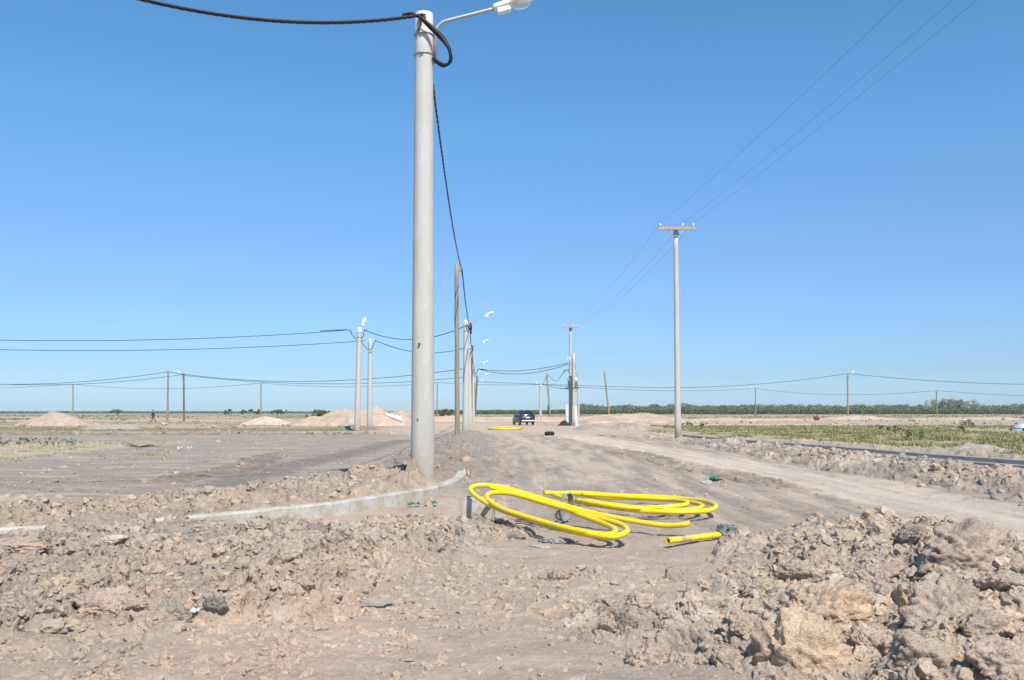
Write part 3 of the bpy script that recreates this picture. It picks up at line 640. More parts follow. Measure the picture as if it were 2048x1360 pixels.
# ------------------------------------------------------------------ poles and lamps
def tapered(bm, p0, p1, r0, r1, n=24, segs=10, wob=0, seed=0):
    p0 = Vector(p0); p1 = Vector(p1); R = random.Random(seed)
    P = []; RR_ = []
    for i in range(segs + 1):
        t = i / segs; q = p0.lerp(p1, t) + Vector((R.uniform(-wob, wob), R.uniform(-wob, wob), 0)) * (0 < i < segs)
        P.append(q); RR_.append(r0 + (r1 - r0) * t)
    add_tube(bm, P, RR_, n)
def lamp_head_meshes(parent, tip, d, s=1.0, full=True):
    """cobra head: white housing, control box, clear bowl. tip = where arm ends, d = outward direction"""
    d = Vector(d).normalized(); side = d.cross(Vector((0, 0, 1))).normalized(); up = side.cross(d).normalized()
    R3 = Matrix((d, side, up)).transposed()
    bm = bmesh.new()
    secs = [(0, .045, .06, 0), (.04, .085, .09, 0), (.30, .095, .11, 0), (.36, .15, .12, .01), (.55, .17, .13, .012), (.72, .13, .09, .01), (.80, .05, .03, 0)]
    rows = []
    for (x, hw, hh, zo) in secs:
        rows.append([bm.verts.new((x * s, math.cos(a) * hw * s * (1 if abs(math.cos(a)) < .9 else 1), (max(math.sin(a) * hh, -.02) + zo) * s)) for a in [2 * math.pi * k / 14 for k in range(14)]])
    for i in range(len(rows) - 1):
        for k in range(14):
            f = bm.faces.new((rows[i][k], rows[i][(k + 1) % 14], rows[i + 1][(k + 1) % 14], rows[i + 1][k])); f.smooth = True
    bm.faces.new(rows[0][::-1]); bm.faces.new(rows[-1]); bmesh.ops.recalc_face_normals(bm, faces=bm.faces[:])
    bmesh.ops.transform(bm, matrix=Matrix.Translation(tip) @ R3.to_4x4(), verts=bm.verts[:])
    h = obj('lamp_head', bm, 'white', parent)
    bm = bmesh.new(); add_box(bm, (.19 * s, 0, -.07 * s), (.26 * s, .15 * s, .10 * s), None, .012 * s)
    bmesh.ops.transform(bm, matrix=Matrix.Translation(tip) @ R3.to_4x4(), verts=bm.verts[:]); obj('control_box', bm, 'white', h)
    bm = bmesh.new(); r = bmesh.ops.create_uvsphere(bm, u_segments=16, v_segments=10, radius=1)
    bmesh.ops.scale(bm, vec=(.19 * s, .14 * s, .12 * s), verts=bm.verts[:]); bmesh.ops.delete(bm, geom=[v for v in bm.verts if v.co.z > .03 * s], context='VERTS')
    for f in bm.faces: f.smooth = True
    bmesh.ops.translate(bm, vec=(.55 * s, 0, -.022 * s), verts=bm.verts[:])
    bmesh.ops.transform(bm, matrix=Matrix.Translation(tip) @ R3.to_4x4(), verts=bm.verts[:]); obj('lamp_bowl', bm, 'bowl', h)
g_ = bpy.data.materials.new('clear_bowl'); g_.use_nodes = True; b_ = g_.node_tree.nodes['Principled BSDF']
b_.inputs['Base Color'].default_value = (.8, .82, .8, 1); b_.inputs['Roughness'].default_value = .08; b_.inputs['Transmission Weight'].default_value = .75; b_.inputs['IOR'].default_value = 1.1
M['bowl'] = g_
def street_lamp(label, base, top, r0, r1, woody=None, lamp=(1, 0), arm_drop=.35, arm_len=1.15, arm_rise=.38, detail=False, group='street lamp posts', seed=0, head=1.0, bury=.6):
    base = Vector(base); top = Vector(top)
    wood = bool(woody)
    t = thing('street_lamp' if lamp else 'utility_pole', label, 'street lamp' if lamp else 'pole', base, 0, group)
    ax = (top - base)
    bm = bmesh.new(); tapered(bm, ax.normalized() * -bury, ax, r0, r1, 32 if detail else 14, 14, .012 if wood else 0, seed)
    obj('pole', bm, woody or 'concrete', t)
    if lamp:
        d = Vector((lamp[0], lamp[1], 0)).normalized(); zt = ax.length
        ofs = d * (r1 + .045); top_l = ax
        P = [top_l + ofs + Vector((0, 0, -.95)), top_l + ofs + Vector((0, 0, -.35))]
        b0 = top_l + ofs + Vector((0, 0, -.16)); tip = top_l + ofs + d * arm_len + Vector((0, 0, arm_rise - .16))
        path = [P[0], P[1]] + catmull([P[1], P[1] + d * .03 + Vector((0, 0, .09)), P[1] + d * .10 + Vector((0, 0, .17)), P[1] + d * .20 + Vector((0, 0, .225)), (P[1] + d * .20 + Vector((0, 0, .225))).lerp(tip, .5), tip], 5)[1:]
        bm = bmesh.new(); add_tube(bm, path, .034 if detail else .03, 10); obj('lamp_arm', bm, 'galv', t)
        lamp_head_meshes(t, tip, (tip - path[-3]).normalized(), head)
        for dz in (-.42, -.80):
            bm = bmesh.new(); rr_ = r1 + .012 + (r0 - r1) * (-dz / zt)
            P2 = [top_l + Vector((math.cos(a) * rr_, math.sin(a) * rr_, dz)) for a in np.linspace(0, 2 * math.pi, 28)]
            add_tube(bm, P2, .011, 6)
            add_box(bm, top_l + Vector((-.02, -rr_ - .02, dz)), (.07, .03, .035))
            obj('clamp_band', bm, 'galv', t)
    return t
ROWDIR = Vector((-.034, 1, 0)).normalized()
A_base = at(845, 969, 16.3); A_top = at(848.5, 28, 16.3)
A = street_lamp('tall near concrete lamp post in the middle, its head cut by the top edge', A_base, A_top, .218, .165, None, (1, .05), detail=True, arm_len=1.08, arm_rise=.29, head=1.0, group='concrete lamp posts of the central row')
# pole details: formwork hole, cable hooks
bm = bmesh.new(); hp = at(841, 690, 16.3) - A_base; tapered(bm, (hp.x, -.235, hp.z), (hp.x, -.15, hp.z), .022, .022, 12, 2); obj('bolt_hole', bm, 'steel', A)
bm = bmesh.new(); hp = at(838, 838, 16.3) - A_base; tapered(bm, (hp.x, -.222, hp.z), (hp.x, -.15, hp.z), .012, .012, 8, 2); obj('bolt_hole', bm, 'steel', A)
bm = bmesh.new(); q = A_top - A_base; add_box(bm, q + Vector((-.02, -.19, -.13)), (.14, .06, .08), None, .01); add_tube(bm, [q + Vector((-.02, -.20, -.13)), q + Vector((-.03, -.21, -.25)), q + Vector((-.10, -.2, -.42))], .012, 6); obj('cable_hook', bm, 'steel', A)
# row going back
street_lamp('bare weathered wooden pole just right of the near lamp post', at(914.5, 875, 41), at(913, 527, 41), .115, .095, 'wood', None, detail=True, group='poles of the central row', seed=2)
B_top = at(932, 640, 66)
street_lamp('second concrete lamp post of the central row, behind the wooden pole', at(931.5, 863, 66), B_top, .26, .17, None, (1, .1), arm_len=1.15, arm_rise=.45, group='concrete lamp posts of the central row', head=.95)
C_top = at(938, 691, 90)
street_lamp('third concrete lamp post of the central row with its lamp pointing right', at(940, 859, 90), C_top, .25, .17, None, (1, .1), arm_len=1.1, arm_rise=.45, group='concrete lamp posts of the central row', head=.95)
street_lamp('dark wooden pole tucked between the receding concrete posts', at(942.5, 858, 97), at(944, 712, 97), .10, .09, 'wood_dark', None, group='poles of the central row', seed=3)
D_top = at(945.5, 728, 118)
street_lamp('fourth concrete lamp post of the central row, where two cables cross the lane', at(947, 855, 118), D_top, .22, .16, None, (1, .1), arm_len=1.1, arm_rise=.3, group='concrete lamp posts of the central row')
E_top = at(954.5, 751, 150)
street_lamp('dark leaning wooden lamp post at the end of the central row', at(949, 853, 150), E_top, .15, .12, 'wood_dark', (1, .2), arm_len=1.1, arm_rise=.3, group='poles of the central row', seed=5)
street_lamp('farthest small wooden lamp post of the central row', at(952, 850, 175), at(950, 764, 175), .14, .11, 'wood', (1, .2), arm_len=.9, arm_rise=.3, group='poles of the central row', seed=6)
# left pair
Fp = at(719, 655, 72); street_lamp('taller of the two concrete posts on the left, small white lamp on top', at(714.5, 858, 72), Fp, .25, .19, None, (.25, 1), arm_len=.35, arm_rise=.30, group='pair of concrete posts left of the near post', head=1.1)
Gp = at(740.5, 677, 84); street_lamp('shorter and whiter concrete post of the pair on the left, without a lamp', at(739, 853, 84), Gp, .25, .18, None, None, group='pair of concrete posts left of the near post')
# far left
P336 = at(336.5, 741, 139); street_lamp('pale wooden pole on the left plain, right of the walking person', at(335, 844, 139), P336, .16, .13, 'wood', None, group='far wooden poles', seed=8)
P367 = at(367.5, 747, 148); street_lamp('dark wooden lamp post beside the pale pole on the left plain', at(368, 842, 148), P367, .16, .13, 'wood_dark', (-1, 0), arm_len=.35, arm_rise=.15, group='far wooden poles', seed=9)
P146 = at(146, 768, 245); street_lamp('farthest left lamp post, above the pointed dirt pile', at(146, 829, 245), P146, .19, .15, 'wood', (1, 0), arm_len=.7, arm_rise=.2, group='far wooden poles', seed=10)
P522 = at(522, 766, 209); street_lamp('thin lamp post above the small sandy mound', at(522, 836, 209), P522, .17, .14, 'wood', (.6, -.5), arm_len=.5, arm_rise=.2, group='far wooden poles', seed=11)
P875 = at(875, 765, 218); street_lamp('thin far pole seen just right of the near lamp post', at(874, 826, 218), P875, .14, .12, 'wood', None, group='far wooden poles', seed=12)
# far right
P1696 = at(1695, 747, 163); street_lamp('tallest far lamp post on the right, above the pink mound', at(1696, 833, 163), P1696, .15, .13, 'wood', (1, -.2), arm_len=.35, arm_rise=.15, group='far wooden poles', seed=13)
P1510 = at(1511, 777, 278); street_lamp('short far lamp post right of the tall pole with the crossarm', at(1511, 829, 278), P1510, .19, .16, 'wood', (-1, 0), arm_len=.7, arm_rise=.2, group='far wooden poles', seed=14)
P1872 = at(1873, 781, 237); street_lamp('rightmost far lamp post, left of the pale rounded tree', at(1874, 837, 237), P1872, .16, .13, 'wood', (-1, 0), arm_len=.8, arm_rise=.2, group='far wooden poles', seed=15)
P1082 = at(1081.5, 769, 190); street_lamp('white concrete lamp post between the dark car and the transformer pole', at(1081, 841, 190), P1082, .30, .24, None, (-1, 0), arm_len=.35, arm_rise=.2, group='far poles by the transformer', seed=16)
P1095 = at(1093.5, 747, 150); tl = street_lamp('leaning wooden pole between the dark car and the transformer pole', at(1101, 843, 150), P1095, .15, .12, 'wood', None, group='far poles by the transformer', seed=17)
bm = bmesh.new(); add_tube(bm, [Vector((-.45, -.2, 2.9)), Vector((-.42, -.2, 2.2)), Vector((-.3, -.15, 1.5)), Vector((-.1, -.1, .8))], [.03, .12, .10, .03], 8); obj('loose_bracket', bm, 'steel', tl)
street_lamp('pale pole half hidden behind the transformer pole', at(1157.5, 838, 185), at(1156.5, 776, 185), .20, .17, None, None, group='far poles by the transformer')
street_lamp('wooden pole leaning left on its own, right of the transformer pole', at(1218.5, 831, 163), at(1208.5, 742, 163), .17, .14, 'wood', None, group='far poles by the transformer', seed=18)

# medium voltage pole
def mv_pole(label, base, top, r0, r1, arm_half, ins, sc=1.0):
    base = Vector(base); top = Vector(top); t = thing('power_pole', label, 'power pole', base); ax = top - base
    bm = bmesh.new(); tapered(bm, ax.normalized() * -.6, ax, r0, r1, 20, 10); obj('pole', bm, 'concrete', t)
    bm = bmesh.new(); add_box(bm, ax + Vector((0, -r1 - .05, .03)), (arm_half * 2, .10, .16), None, .01); ca = obj('crossarm', bm, 'rust', t)
    bm = bmesh.new(); add_box(bm, ax + Vector((0, -r1 * .3, -.20)), (r1 * 2.1, r1 * 2.1, .16)); obj('pole_collar', bm, 'steel', t)
    for s in (-1, 1):
        bm = bmesh.new(); add_tube(bm, [ax + Vector((s * .42, -r1 - .06, -.06)), ax + Vector((0, -r1 - .03, -.42))], .022, 6); obj('brace', bm, 'galv', t)
    for x in ins:
        bm = bmesh.new(); q = ax + Vector((x, -r1 - .05, .11))
        add_tube(bm, [q + Vector((0, 0, -.02)), q + Vector((0, 0, .05)), q + Vector((0, 0, .055)), q + Vector((0, 0, .10)), q + Vector((0, 0, .105)), q + Vector((0, 0, .19)), q + Vector((0, 0, .20))], [.02, .02, .055, .05, .04, .045, .02], 12); obj('insulator', bm, 'porcelain', t)
    return t
T1 = at(1351.5, 459, 48)
mv_pole('tall slim concrete power pole with a rusty crossarm, on the right', at(1356, 872, 48), T1, .175, .115, 1.0, (-.86, .35, .92))
T2 = at(1141, 655, 100)
tp = mv_pole('transformer pole with crossarm and platform beside the dark car', at(1141.5, 850, 100), T2, .20, .15, .95, (-.8, .3, .8))
gb = at(1141.5, 850, 100)
def rel(px, py, dY=0): return at(px, py, 100 + dY) - gb
bm = bmesh.new(); tapered(bm, rel(1148, 855, -.3), rel(1147, 707, -.3), .20, .14, 16, 8); obj('side_post', bm, 'concrete', tp)
bm = bmesh.new(); a = rel(1140.5, 800, -.45); add_box(bm, (a.x, a.y, (rel(1140.5, 752, 0).z + rel(1140.5, 848, 0).z) / 2), (.33, .08, rel(1140.5, 752, 0).z - rel(1140.5, 848, 0).z)); obj('dark_panel', bm, 'dark_blue', tp)  # flat dark blue panel in front of the lower part of the tall post
bm = bmesh.new(); a = rel(1144.5, 776, -.35); add_box(bm, a, (1.55, .3, .10), None, .01); add_box(bm, a + Vector((0, .5, 0)), (1.55, .1, .10)); add_tube(bm, [a + Vector((-.6, 0, -.05)), a + Vector((-.1, .2, -.45)), a + Vector((.3, .2, -.45)), a + Vector((.65, 0, -.05))], .03, 6); pf = obj('platform', bm, 'steel', tp)
def transformer(px0, px1, py0, py1, m):
    p0 = rel(px0, py1, -.35); p1 = rel(px1, py0, -.35); w = p1.x - p0.x; h = p1.z - p0.z; bm = bmesh.new()
    add_box(bm, ((p0.x + p1.x) / 2, p0.y, p0.z + h / 2), (w * .8, .35, h), None, .03)
    for k in range(5): add_box(bm, (p0.x + w * (.14 + .18 * k), p0.y - .22, p0.z + h * .45), (.012, .1, h * .7))
    o = obj('transformer', bm, m, tp)
    bm = bmesh.new()
    for k in (-1, 0, 1):
        c = Vector(((p0.x + p1.x) / 2 + k * w * .25, p0.y, p0.z + h)); add_tube(bm, [c, c + Vector((0, 0, .1)), c + Vector((0, 0, .11)), c + Vector((0, 0, .28))], [.05, .05, .03, .03], 8)
    obj('bushing', bm, 'porcelain', o)
transformer(1135, 1140.5, 757, 775, 'tg'); transformer(1149.5, 1156, 760, 775, 'ty')
bm = bmesh.new()     # tapered painted base round the posts, two cheeks
for (x0, x1, x2, x3) in ((1130, 1139.5, 1138.5, 1133.5), (1145, 1156.5, 1153, 1144.5)):
    q = [rel(x0 if i == 0 else x1, 852, 0) for i in (0, 1)] + [rel(x2 + (0), 811, 0), rel(x3, 811, 0)]
    if x0 > 1140: q = [rel(1144.5, 852), rel(1156, 852), rel(1153.5, 811), rel(1144.5, 811)]
    else: q = [rel(1132.5, 852), rel(1139, 852), rel(1139, 809), rel(1130, 809)]
    add_prism(bm, [(v.x, v.z) for v in q], -.45, .5)
obj('concrete_base', bm, 'slab', tp)
bm = bmesh.new()    # insulator rack on the left at 740
a = rel(1126, 741, -.3); b = rel(1138, 739, -.3); add_tube(bm, [a, b], .025, 6)
for k in range(6):
    c = a.lerp(b, k / 5.5); add_box(bm, c + Vector((0, 0, -.09)), (.03, .03, .2))
add_tube(bm, [rel(1138, 727, -.3), rel(1139.5, 733, -.3), rel(1137, 741, -.3), rel(1139, 748, -.3)], .035, 6)
add_tube(bm, catmull([rel(1150, 728, -.3), rel(1151.5, 735, -.3), rel(1149, 742, -.3)], 5), .02, 6)
add_tube(bm, catmull([rel(1150, 745, -.3), rel(1155, 750, -.3), rel(1154, 760, -.3)], 5), .02, 6)
obj('cable_rack', bm, 'steel', tp)
bm = bmesh.new(); a = rel(1139.5, 716, -.3); add_tube(bm, [a + Vector((0, 0, .2)), a + Vector((0, 0, -.5))], [.06, .05], 8); add_tube(bm, [a + Vector((-.25, 0, .1)), a + Vector((-.18, 0, -.35))], [.04, .04], 8); obj('fuse_cutout', bm, 'porcelain', tp)

# ------------------------------------------------------------------ wires
def wire(name, label, pts, r, matn='black', n=6, cat='cable', group=None):
    bm = bmesh.new(); add_tube(bm, pts, r, n); return tag(obj(name, bm, matn), label, cat, group)
def twisted(name, label, pts, r, strands=4, pitch=.42, spread=1.0, group=None, sub=5, n=7):
    P = catmull(pts, sub); bm = bmesh.new(); d = 0; ds = [0]
    for i in range(1, len(P)): ds.append(ds[-1] + (P[i] - P[i - 1]).length)
    for s in range(strands):
        Q = []
        for i, p in enumerate(P):
            t = (P[min(i + 1, len(P) - 1)] - P[max(i - 1, 0)]).normalized(); u = t.cross(Vector((0, 0, 1)))
            u = u.normalized() if u.length > .05 else Vector((1, 0, 0)); w = t.cross(u)
            ph = ds[i] / pitch * 2 * math.pi + s * 2 * math.pi / strands
            Q.append(p + (u * math.cos(ph) + w * math.sin(ph)) * r * spread)
        add_tube(bm, Q, r, n)
    return tag(obj(name, bm, 'black'), label, 'cable', group)
# thick cable from upper left to the near post
a0 = at(846, 31, 16.08); pts = []
for i in range(60):
    t = i / 59 * .69; pts.append(Vector((a0.x - 11.4 * t, 16.05 - 7.1 * t, a0.z - 5.3 * t + 7.65 * t * t)))
twisted('power_cable', 'thick black twisted cable sagging from the top left corner to the near post', pts, .0165, 4, .55, group='black twisted cables', sub=4, n=8)
# drop loop at the near post
Y0 = 16.02
lp = [at(805, 30, Y0), at(822, 27, Y0), at(838, 33, Y0 - .02), at(850, 41, Y0 - .03), at(868, 58, Y0 - .02), at(884, 75, Y0), at(896, 94, Y0), at(901, 112, Y0 + .02), at(898, 126, Y0 + .05), at(888, 130, Y0 + .08), at(875, 123, Y0 + .12), at(866, 116, Y0 + .18)]
P = catmull(lp, 6); bm = bmesh.new()
for k, (dx, dz, rr_) in enumerate(((0, 0, .028), (-.03, -.02, .018), (.025, .03, .018))): add_tube(bm, [p + Vector((dx * math.sin(i * .12 + k), .02 * k, dz * math.cos(i * .12))) for i, p in enumerate(P)], rr_, 8)
tag(obj('cable_loop', bm, 'black'), 'black cable loop hanging down right of the near post top', 'cable')
# from the near post back along the row
W_at = at(924.5, 543, 41)
pA = at(858, 60, 16.5); pts = sagline(Vector((-1.62, 16.47, A_top.z - .25)), W_at, .60, 40)
twisted('power_cable', 'black twisted cable dropping steeply from the near post to the wooden pole', pts, .015, 3, .5, group='black twisted cables', sub=2, n=6)
bm = bmesh.new(); add_tube(bm, [at(914, 540, 41), W_at], .02, 6); add_tube(bm, [W_at + Vector((0, 0, -.1)), W_at + Vector((0, 0, .14))], .03, 6); tag(obj('cable_bracket', bm, 'steel'), 'small steel bracket on top of the bare wooden pole', 'bracket')
B_at = at(940, 655, 66); C_at = at(944, 694, 90); D_at = at(948, 735, 118); E_at = at(951.5, 754, 150)
grp = 'cables along the central row'
wire('power_cable', 'black cable from the wooden pole down to the second concrete post', sagline(W_at, B_at, .45), .03, group=grp)
wire('power_cable', 'black cable from the second to the third concrete post of the row', sagline(B_at, C_at, .5), .032, group=grp)
wire('power_cable', 'black cable from the third to the fourth concrete post of the row', sagline(C_at, D_at, .5), .034, group=grp)
wire('power_cable', 'black cable from the fourth concrete post to the dark leaning post', sagline(D_at, E_at, .5), .034, group=grp)
bm = bmesh.new(); add_tube(bm, catmull([at(933, 648, 65.7), at(937, 655, 65.7), at(942, 662, 65.7), at(943, 652, 65.7), at(941, 646, 65.7)], 4), .045, 6); add_tube(bm, [at(941.5, 646, 65.7), at(942, 668, 65.7)], .06, 6); tag(obj('cable_loop', bm, 'black'), 'knot of black cable at the top of the second concrete post', 'cable')
bm = bmesh.new(); add_tube(bm, catmull([at(940, 693, 89.7), at(945, 692, 89.7), at(946, 700, 89.7), at(941, 706, 89.7)], 4), .045, 6); tag(obj('cable_loop', bm, 'black'), 'short cable knot at the top of the third concrete post', 'cable')
bm = bmesh.new(); add_tube(bm, catmull([at(916.5, 592, 40.85), at(915, 612, 40.82), at(911, 636, 40.82), at(909.7, 655, 40.86)], 5), .012, 6); tag(obj('loose_strap', bm, 'black'), 'thin black strap hanging on the bare wooden pole', 'strap')
bm = bmesh.new(); add_tube(bm, catmull([at(936.5, 694, 65.7), at(934, 712, 65.6), at(929.5, 740, 65.6), at(927, 765, 65.7)], 5), .018, 6); tag(obj('loose_strap', bm, 'black'), 'thin black strap hanging on the second concrete post', 'strap')
# left pair cables
Fl = at(695, 660, 72); Gl = at(729, 681.5, 84)
wire('power_cable', 'upper black cable leaving left from the taller left post', sagline(Fl, at(-260, 672, 60), .55), .026, group='cables left of the concrete pair')
wire('power_cable', 'lower black cable leaving left from the shorter left post', sagline(Gl, at(-320, 688, 70), .7), .028, group='cables left of the concrete pair')
wire('power_cable', 'drooping cable tail left of the taller left post', catmull([at(640, 662, 71.8), Fl, at(704, 669, 71.8), at(712, 678, 71.7)], 6), .03, group='cables left of the concrete pair')
wire('power_cable', 'cable tail right of the taller left post, joining the cable to the row', catmull([at(722, 677, 71.7), at(727, 671, 71.8), at(729, 660, 71.9), at(735, 662, 71.9)], 6), .03, group='cables left of the concrete pair')
wire('power_cable', 'cable loop drooping in front of the shorter left post', catmull([at(722, 683, 83.6), at(729, 692, 83.6), at(737, 699, 83.6), at(744, 697, 83.6), at(748, 687, 83.6), at(751, 681, 83.8)], 6), .032, group='cables left of the concrete pair')
wire('power_cable', 'black cable passing behind the near post from the taller left post to the row', sagline(at(729, 660, 72), at(936, 649, 66), .93, 40), .028, group='cables between the concrete pair and the row')
wire('power_cable', 'black cable passing behind the near post from the shorter left post to the row', sagline(at(751, 681, 84), at(941, 692, 90), .92, 40), .032, group='cables between the concrete pair and the row')
# two cables across the lane to the transformer
c0 = at(957, 738, 112)
wire('power_cable', 'upper of two black cables from the row to the transformer pole', sagline(c0, at(1136, 726, 100), .52), .032, group='cables to the transformer')
wire('power_cable', 'lower of two black cables from the row to the transformer pole', sagline(c0, at(1137, 728, 100), .85), .032, group='cables to the transformer')
wire('power_cable', 'cable tail dipping from the fourth concrete post', catmull([D_at + Vector((0, -.3, -.3)), at(951, 749, 114), at(954, 744, 113), c0, at(970, 739, 111.5)], 6), .036, group='cables to the transformer')
wire('power_cable', 'sagging V of cable from the leaning pole to the transformer rack', catmull([at(1095, 750, 150), at(1103, 757, 140), at(1113, 762, 125), at(1122, 752, 112), at(1131, 741, 101)], 6), .035, group='cables to the transformer')
wire('power_cable', 'short cable from the leaning pole down to the white lamp post', sagline(at(1094, 749, 150), at(1086, 768, 186), .1), .04, group='cables to the transformer')
wire('power_cable', 'cable from the white lamp post to the transformer platform', sagline(at(1086, 768, 186), at(1133, 778, 101), .15), .035, group='cables to the transformer')
# far lines
g2 = 'thin far cables across the plain'
def far(label, a, b, sag, r=.04): wire('power_cable', label, sagline(a, b, sag), r, group=g2)
far('far cable running left out of the picture from the pale wooden pole', P336 + Vector((0, -.1, -.2)), at(-330, 742, 125), 1.9)
far('far cable running left out of the picture from the dark wooden post', P367 + Vector((0, -.1, -.15)), at(-300, 738, 130), 2.0)
far('short far cable between the pale wooden pole and the dark wooden post', P336 + Vector((0, 0, -.2)), P367 + Vector((0, 0, -.1)), .05)
far('far cable from the dark wooden post towards the near post', P367 + Vector((0, 0, -.1)), at(945, 735, 119), 1.5)
far('second far cable from the dark wooden post ending lower on the row', P367 + Vector((0, 0, -.3)), at(951, 752, 149), 1.35)
far('farthest cable leaving left from the farthest left lamp post', P146, at(-300, 772, 245), 1.1)
far('farthest cable between the two thin left lamp posts', P146, P522, 1.3)
far('farthest cable from the thin post to the far pole behind the near post', P522, P875, .95)
far('farthest cable from behind the near post to the white lamp post', P875, P1082, .3)
far('long far cable from the row to the tallest far right lamp post', at(951, 763, 160), at(1305, 775, 160), .1)
far('far cable rising to the tallest far right lamp post', at(1305, 775, 160), P1696, .75)
far('far cable leaving right from the tallest far right lamp post', P1696, at(2330, 762, 160), 1.2)
far('far cable from the white lamp post to the short far right post', P1082, P1510, 1.0)
far('far cable from the short far right post to the rightmost lamp post', P1510, P1872, 1.5)
far('far cable leaving right from the rightmost lamp post', P1872, at(2400, 782, 237), 1.5)
# three thin bare wires
gw = 'three bare wires of the power line'
for (x, px0, lab) in ((-.86, 1820, 'leftmost'), (.35, 1893, 'middle'), (.92, 1975, 'rightmost')):
    s = T1 + Vector((x, -.16, .30)); T3 = Vector((11.15 + (x * 1.0), -4.0, T1.z + .3))
    wire('bare_wire', lab + ' thin bare wire rising from the crossarm to the top right', sagline(s, T3, .45, 40), .0045, 'wire', 5, group=gw)
    e = T2 + Vector((x * .9, -.2, .3))
    wire('bare_wire', lab + ' thin bare wire from the crossarm back to the transformer pole', sagline(s, e, .9, 40), .0055, 'wire', 5, group='bare wires behind the crossarm')

# ------------------------------------------------------------------ yellow pipes
def pipe(name, label, pts, r, matn='yellow', ends=(True, True), n=18, sub=9, group=None):
    P = catmull(pts, sub); t = thing(name, label, 'pipe', (0, 0, 0), 0, group); c = P[len(P) // 2].copy(); c.z = 0; t.location = c
    P = [p - c for p in P]; bm = bmesh.new()
    V, Fs, _ = tube_arr(P, r, n, caps=False); V2, _, _ = tube_arr(P, r * .80, n, caps=False)
    vs = [bm.verts.new(v) for v in V]; m = len(P)
    for f in Fs: bm.faces.new([vs[i] for i in f]).smooth = True
    vi = [bm.verts.new(v) for v in V2]
    for f in Fs: bm.faces.new([vi[i] for i in f][::-1]).smooth = True
    for k in range(n):
        k2 = (k + 1) % n
        bm.faces.new((vs[k], vi[k], vi[k2], vs[k2])); o = (m - 1) * n; bm.faces.new((vs[o + k], vs[o + k2], vi[o + k2], vi[o + k]))
    obj('pipe_wall', bm, matn, t); return t
def Z(zx, zy): return 780 + zx * .3516, 880 + zy * .3516
front = [((1707, 472), 10.6), ((1660, 483), 10.62), ((1560, 486), 10.75), ((1400, 464), 10.95), ((1150, 415), 11.3), ((900, 345), 11.7), ((700, 285), 12.05), ((600, 264), 12.25), ((520, 257), 12.3), ((466, 268), 12.15), ((462, 292), 11.95), ((510, 334), 11.6),
         ((620, 392), 11.2), ((800, 452), 10.75), ((1000, 510), 10.2), ((1160, 542), 9.75), ((1270, 549), 9.6), ((1340, 528), 9.75), ((1345, 503), 10.0), ((1290, 472), 10.3), ((1130, 428), 10.75), ((900, 364), 11.3), ((720, 312), 11.7), ((610, 298), 11.85),
         ((556, 312), 11.7), ((560, 342), 11.45), ((640, 392), 11.05), ((800, 445), 10.6), ((1000, 500), 10.1), ((1180, 536), 9.75), ((1260, 535), 9.75), ((1280, 513), 9.95), ((1220, 478), 10.35), ((1080, 425), 10.85), ((900, 352), 11.5), ((760, 312), 11.8), ((660, 290), 12.0), ((568, 268), 12.1)]
fp = []
for i, ((zx, zy), Yq) in enumerate(front):
    p = at(*Z(zx, zy), Yq)
    p.z = max(p.z, float(G(np.array([p.x]), np.array([p.y]))[0]) + .048); fp.append(p)
pipe('yellow_pipe_coil', 'front coil of yellow pipe, its left end raised on the concrete block', fp, .032, group=None)
back = [((875, 300), 14.2), ((960, 302), 14.3), ((1080, 300), 14.4), ((1300, 315), 14.3), ((1500, 322), 14.1), ((1680, 335), 13.7), ((1800, 352), 13.2), ((1855, 378), 12.6), ((1800, 402), 12.25), ((1640, 410), 12.15), ((1480, 405), 12.3), ((1330, 392), 12.5), ((1180, 370), 12.9), ((1060, 345), 13.3), ((950, 318), 13.8),
        ((940, 306), 14.1), ((1040, 303), 14.2), ((1200, 325), 13.9), ((1450, 332), 13.7), ((1640, 345), 13.4), ((1750, 362), 13.0), ((1775, 380), 12.7), ((1700, 398), 12.4), ((1540, 396), 12.45), ((1400, 384), 12.7), ((1250, 366), 13.0), ((1100, 345), 13.3)]
bp_ = []
for i, ((zx, zy), Yq) in enumerate(back):
    p = at(*Z(zx, zy), Yq); p.z = max(p.z, float(G(np.array([p.x]), np.array([p.y]))[0]) + .045); bp_.append(p)
pipe('yellow_pipe_coil', 'back coil of yellow pipe lying flat on the ground behind the front coil', bp_, .033)
back2 = [((1090, 318), 13.9), ((1280, 330), 13.7), ((1500, 345), 13.4), ((1620, 352), 13.2), ((1690, 368), 12.9), ((1660, 385), 12.6), ((1500, 398), 12.4), ((1350, 397), 12.35), ((1200, 378), 12.6), ((1060, 352), 13.0)]
pipe('yellow_pipe_coil', 'single inner turn of yellow pipe lying inside the back coil', [at(*Z(*q), y) + Vector((0, 0, .03)) for q, y in back2], .032)
s0 = at(1336, 1078, 9.75); s1 = at(1442, 1060, 10.35); s0.z = surf1(s0.x, s0.y) + .075; s1.z = surf1(s1.x, s1.y) + .06
pipe('short_pipe', 'short dusty offcut of yellow pipe with an open end, beside the right heap', [s0, s0.lerp(s1, .33), s0.lerp(s1, .66), s1], .034, 'dusty_yellow')
fc = gp(1010, 857, .05); pts = []
for i in range(60):
    a = i / 59 * 2 * math.pi * 3; rr_ = 1 - .04 * (i / 20); pts.append(Vector((fc.x + 1.5 * rr_ * math.cos(a), fc.y + 3.6 * rr_ * math.sin(a), surf1(fc.x + 1.5 * math.cos(a), fc.y + 3.6 * math.sin(a)) + .06 + .0012 * i)))
pipe('yellow_pipe_coil', 'distant yellow pipe coil lying on the lane in front of the dark car', pts, .055, sub=3, n=10)
